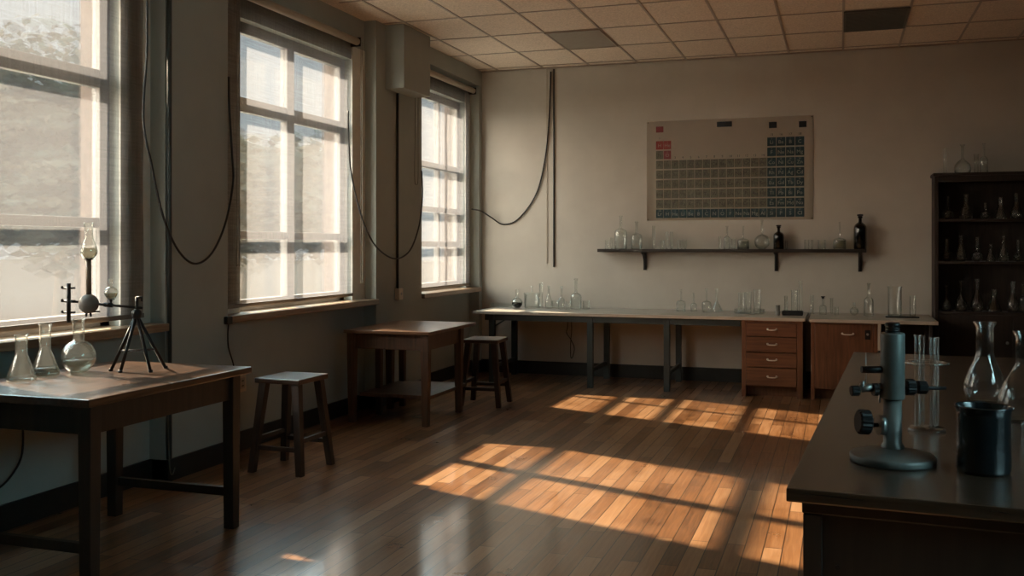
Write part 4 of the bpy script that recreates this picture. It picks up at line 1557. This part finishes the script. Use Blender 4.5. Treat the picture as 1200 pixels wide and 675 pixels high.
# dark jar
jp = on_top(1152.5, 553, IZ)
KJ = depth(1152.5, jp.y) / F
bm = B()
h, r = 78 * KJ, 29.6 * KJ
lathe(bm, shell([(0, 0), (r * 0.93, 0), (r * 0.98, 0.006), (r, 0.016), (r * 0.985, h * 0.5), (r * 0.985, h * 0.86), (r * 1.0, h * 0.93), (r * 1.07, h * 0.98), (r * 1.075, h)], 0.004), (0, 0, 0), 48)
j = tag(obj('black_jar', bm, M['jar'], None, jp), 'black glazed jar with a flared rim on the island bench', 'jar')
# flasks behind it
FI = 'long-necked flasks on the island bench'
p = on_top(1154, 471, IZ)
k_ = depth(1154, p.y) / F
vessel('glass_flask', 'pear', 46 * k_, 94 * k_, p, 'long-necked pear flask standing directly behind the black jar', 'flask', FI, neck=19 * k_, body=0.42, seg=40)
p = on_top(1201, 494, IZ)
k_ = depth(1201, p.y) / F
vessel('glass_flask', 'pear', 60 * k_, 106 * k_, p, 'long-necked flask cut by the picture edge, right of the black jar', 'flask', FI, neck=20 * k_, body=0.44, seg=40)
p = on_top(1207, 518, IZ)
k_ = depth(1207, p.y) / F
vessel('glass_tumbler', 'beaker', 20 * k_, 24 * k_, p, 'little glass tumbler at the picture edge on the island bench', 'glass', None, seg=24)

# ------------------------------------------------------------------ outdoors
bm = B()
bx(bm, -120, XO - 0.02, -60, 120, -0.7, -0.5)
struct('ground', bm, M['ground'])
bm = B()
bx(bm, -11.0, XO - 0.02, -20, 40, -0.5, -0.47)
struct('bounce_slab', bm, M['apron'])  # unseen reflector added to bounce sun up to the ceiling


def tree(loc, h, r, seed, label, n=1500):
    rnd = random.Random(seed)
    t = thing('tree', label, 'tree', loc, 0, 'trees outside the windows')
    bm = B()
    tube(bm, [(0, 0, 0), (0.08, 0.05, h * 0.25), (-0.05, 0.1, h * 0.5), (0.1, 0, h * 0.8)], 0.14, 8)
    for k in range(6):
        a_ = k * 1.05 + rnd.random()
        tube(bm, [(0, 0, h * (0.3 + 0.06 * k)), (math.cos(a_) * r * 0.4, math.sin(a_) * r * 0.4, h * (0.45 + 0.06 * k)), (math.cos(a_) * r * 0.75, math.sin(a_) * r * 0.75, h * (0.52 + 0.06 * k))], 0.05, 6)
    obj('trunk', bm, M['bark'], t)
    bm = B()
    lobes = [(Vector((rnd.uniform(-.6, .6) * r, rnd.uniform(-.6, .6) * r, h * rnd.uniform(.42, .86))), r * rnd.uniform(.32, .55)) for _ in range(13)]
    for _ in range(n):
        c, lr = rnd.choice(lobes)
        v = Vector((rnd.gauss(0, 1), rnd.gauss(0, 1), rnd.gauss(0, 1))).normalized() * lr * rnd.uniform(.6, 1.05)
        p = c + v
        s = rnd.uniform(.14, .30)
        q = Vector((rnd.gauss(0, 1), rnd.gauss(0, 1), rnd.gauss(0, 1))).to_track_quat('Z', 'Y').to_matrix()
        vs = [bm.verts.new(p + q @ Vector(k)) for k in ((-s, 0, 0), (0, -s * .5, s * .15), (s, 0, 0), (0, s * .5, s * .15))]
        bm.faces.new(vs)
    obj('crown', bm, M['leaf'], t)


tree((-17.5, 18.5, -0.5), 6.4, 3.0, 1, 'leafy tree glimpsed through the left blind', 4200)
tree((-22.0, 20.0, -0.5), 5.6, 2.8, 2, 'lower tree glimpsed at the edge of the left blind', 3200)
tree((-14.0, 23.0, -0.5), 4.6, 2.4, 3, 'leafy tree glimpsed through the broad pane of the middle blind', 3000)
tree((-19.0, 27.0, -0.5), 5.4, 2.6, 4, 'tree glimpsed through the narrow pane of the middle blind', 2800)

# ------------------------------------------------------------------ light
w = bpy.data.worlds.new('sky')
scene.world = w
w.use_nodes = True
N, L = w.node_tree.nodes, w.node_tree.links
bg = N['Background']
tc = N.new('ShaderNodeTexCoord')
sx = N.new('ShaderNodeSeparateXYZ')
L.new(tc.outputs['Generated'], sx.inputs[0])
cr = N.new('ShaderNodeValToRGB')
e = cr.color_ramp.elements
e[0].position, e[0].color = 0.0, (0.085, 0.092, 0.094, 1)
e[1].position, e[1].color = 1.0, (0.6, 1.0, 1.2, 1)
k = e.new(0.28)
k.color = (0.095, 0.105, 0.110, 1)
k = e.new(0.50)
k.color = (1.1, 1.6, 1.75, 1)
L.new(sx.outputs['Z'], cr.inputs['Fac'])


def lobe(direction, power, colour, under):
    """an added fill glow around one unseen direction of the sky, added to what is under it"""
    dt = N.new('ShaderNodeVectorMath')
    dt.operation = 'DOT_PRODUCT'
    L.new(tc.outputs['Generated'], dt.inputs[0])
    dt.inputs[1].default_value = Vector(direction).normalized()
    cl = N.new('ShaderNodeMath')
    cl.operation = 'MAXIMUM'
    cl.inputs[1].default_value = 0.0
    L.new(dt.outputs['Value'], cl.inputs[0])
    pw = N.new('ShaderNodeMath')
    pw.operation = 'POWER'
    pw.inputs[1].default_value = power
    L.new(cl.outputs[0], pw.inputs[0])
    sc_ = N.new('ShaderNodeVectorMath')
    sc_.operation = 'SCALE'
    sc_.inputs[0].default_value = colour
    L.new(pw.outputs[0], sc_.inputs['Scale'])
    ad_ = N.new('ShaderNodeVectorMath')
    ad_.operation = 'ADD'
    L.new(under, ad_.inputs[0])
    L.new(sc_.outputs[0], ad_.inputs[1])
    return ad_.outputs[0]


c1 = lobe((-0.60, -0.80, 0.20), 7.0, WARM_FILL, cr.outputs['Color'])
c2 = lobe((1.0, 0.0, 0.12), 5.0, COOL_FILL, c1)
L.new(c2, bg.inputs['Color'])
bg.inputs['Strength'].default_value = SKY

sl = bpy.data.lights.new('sun', 'SUN')
sl.energy = SUN
sl.angle = math.radians(1.1)
sl.color = (1.0, 0.76, 0.52)
so = bpy.data.objects.new('sun', sl)
col.objects.link(so)
so.rotation_euler = Vector((1.0, -0.37, -0.68)).to_track_quat('-Z', 'Y').to_euler()
so.location = (-12, 8, 9)

# ------------------------------------------------------------------ camera
cd = bpy.data.cameras.new('camera')
cd.sensor_width = 36.0
cd.lens = 36.0 * F / 1200.0
cd.shift_y = (HZ - 337.5) / 1200.0
cd.clip_start = 0.05
cd.clip_end = 300
co = bpy.data.objects.new('camera', cd)
col.objects.link(co)
co.location = (0, 0, EYE)
co.rotation_euler = (math.radians(90), 0, YAW)
scene.camera = co

scene.view_settings.view_transform = 'Standard'
scene.view_settings.look = 'None'
scene.view_settings.gamma = 1.0
scene.view_settings.use_curve_mapping = False
scene.view_settings.exposure = 0.0
scene.cycles.max_bounces = 10
scene.cycles.diffuse_bounces = 5
scene.cycles.transparent_max_bounces = 40
scene.cycles.use_denoising = True
scene.cycles.sample_clamp_indirect = 6.0
scene.cycles.caustics_reflective = False
scene.cycles.caustics_refractive = False
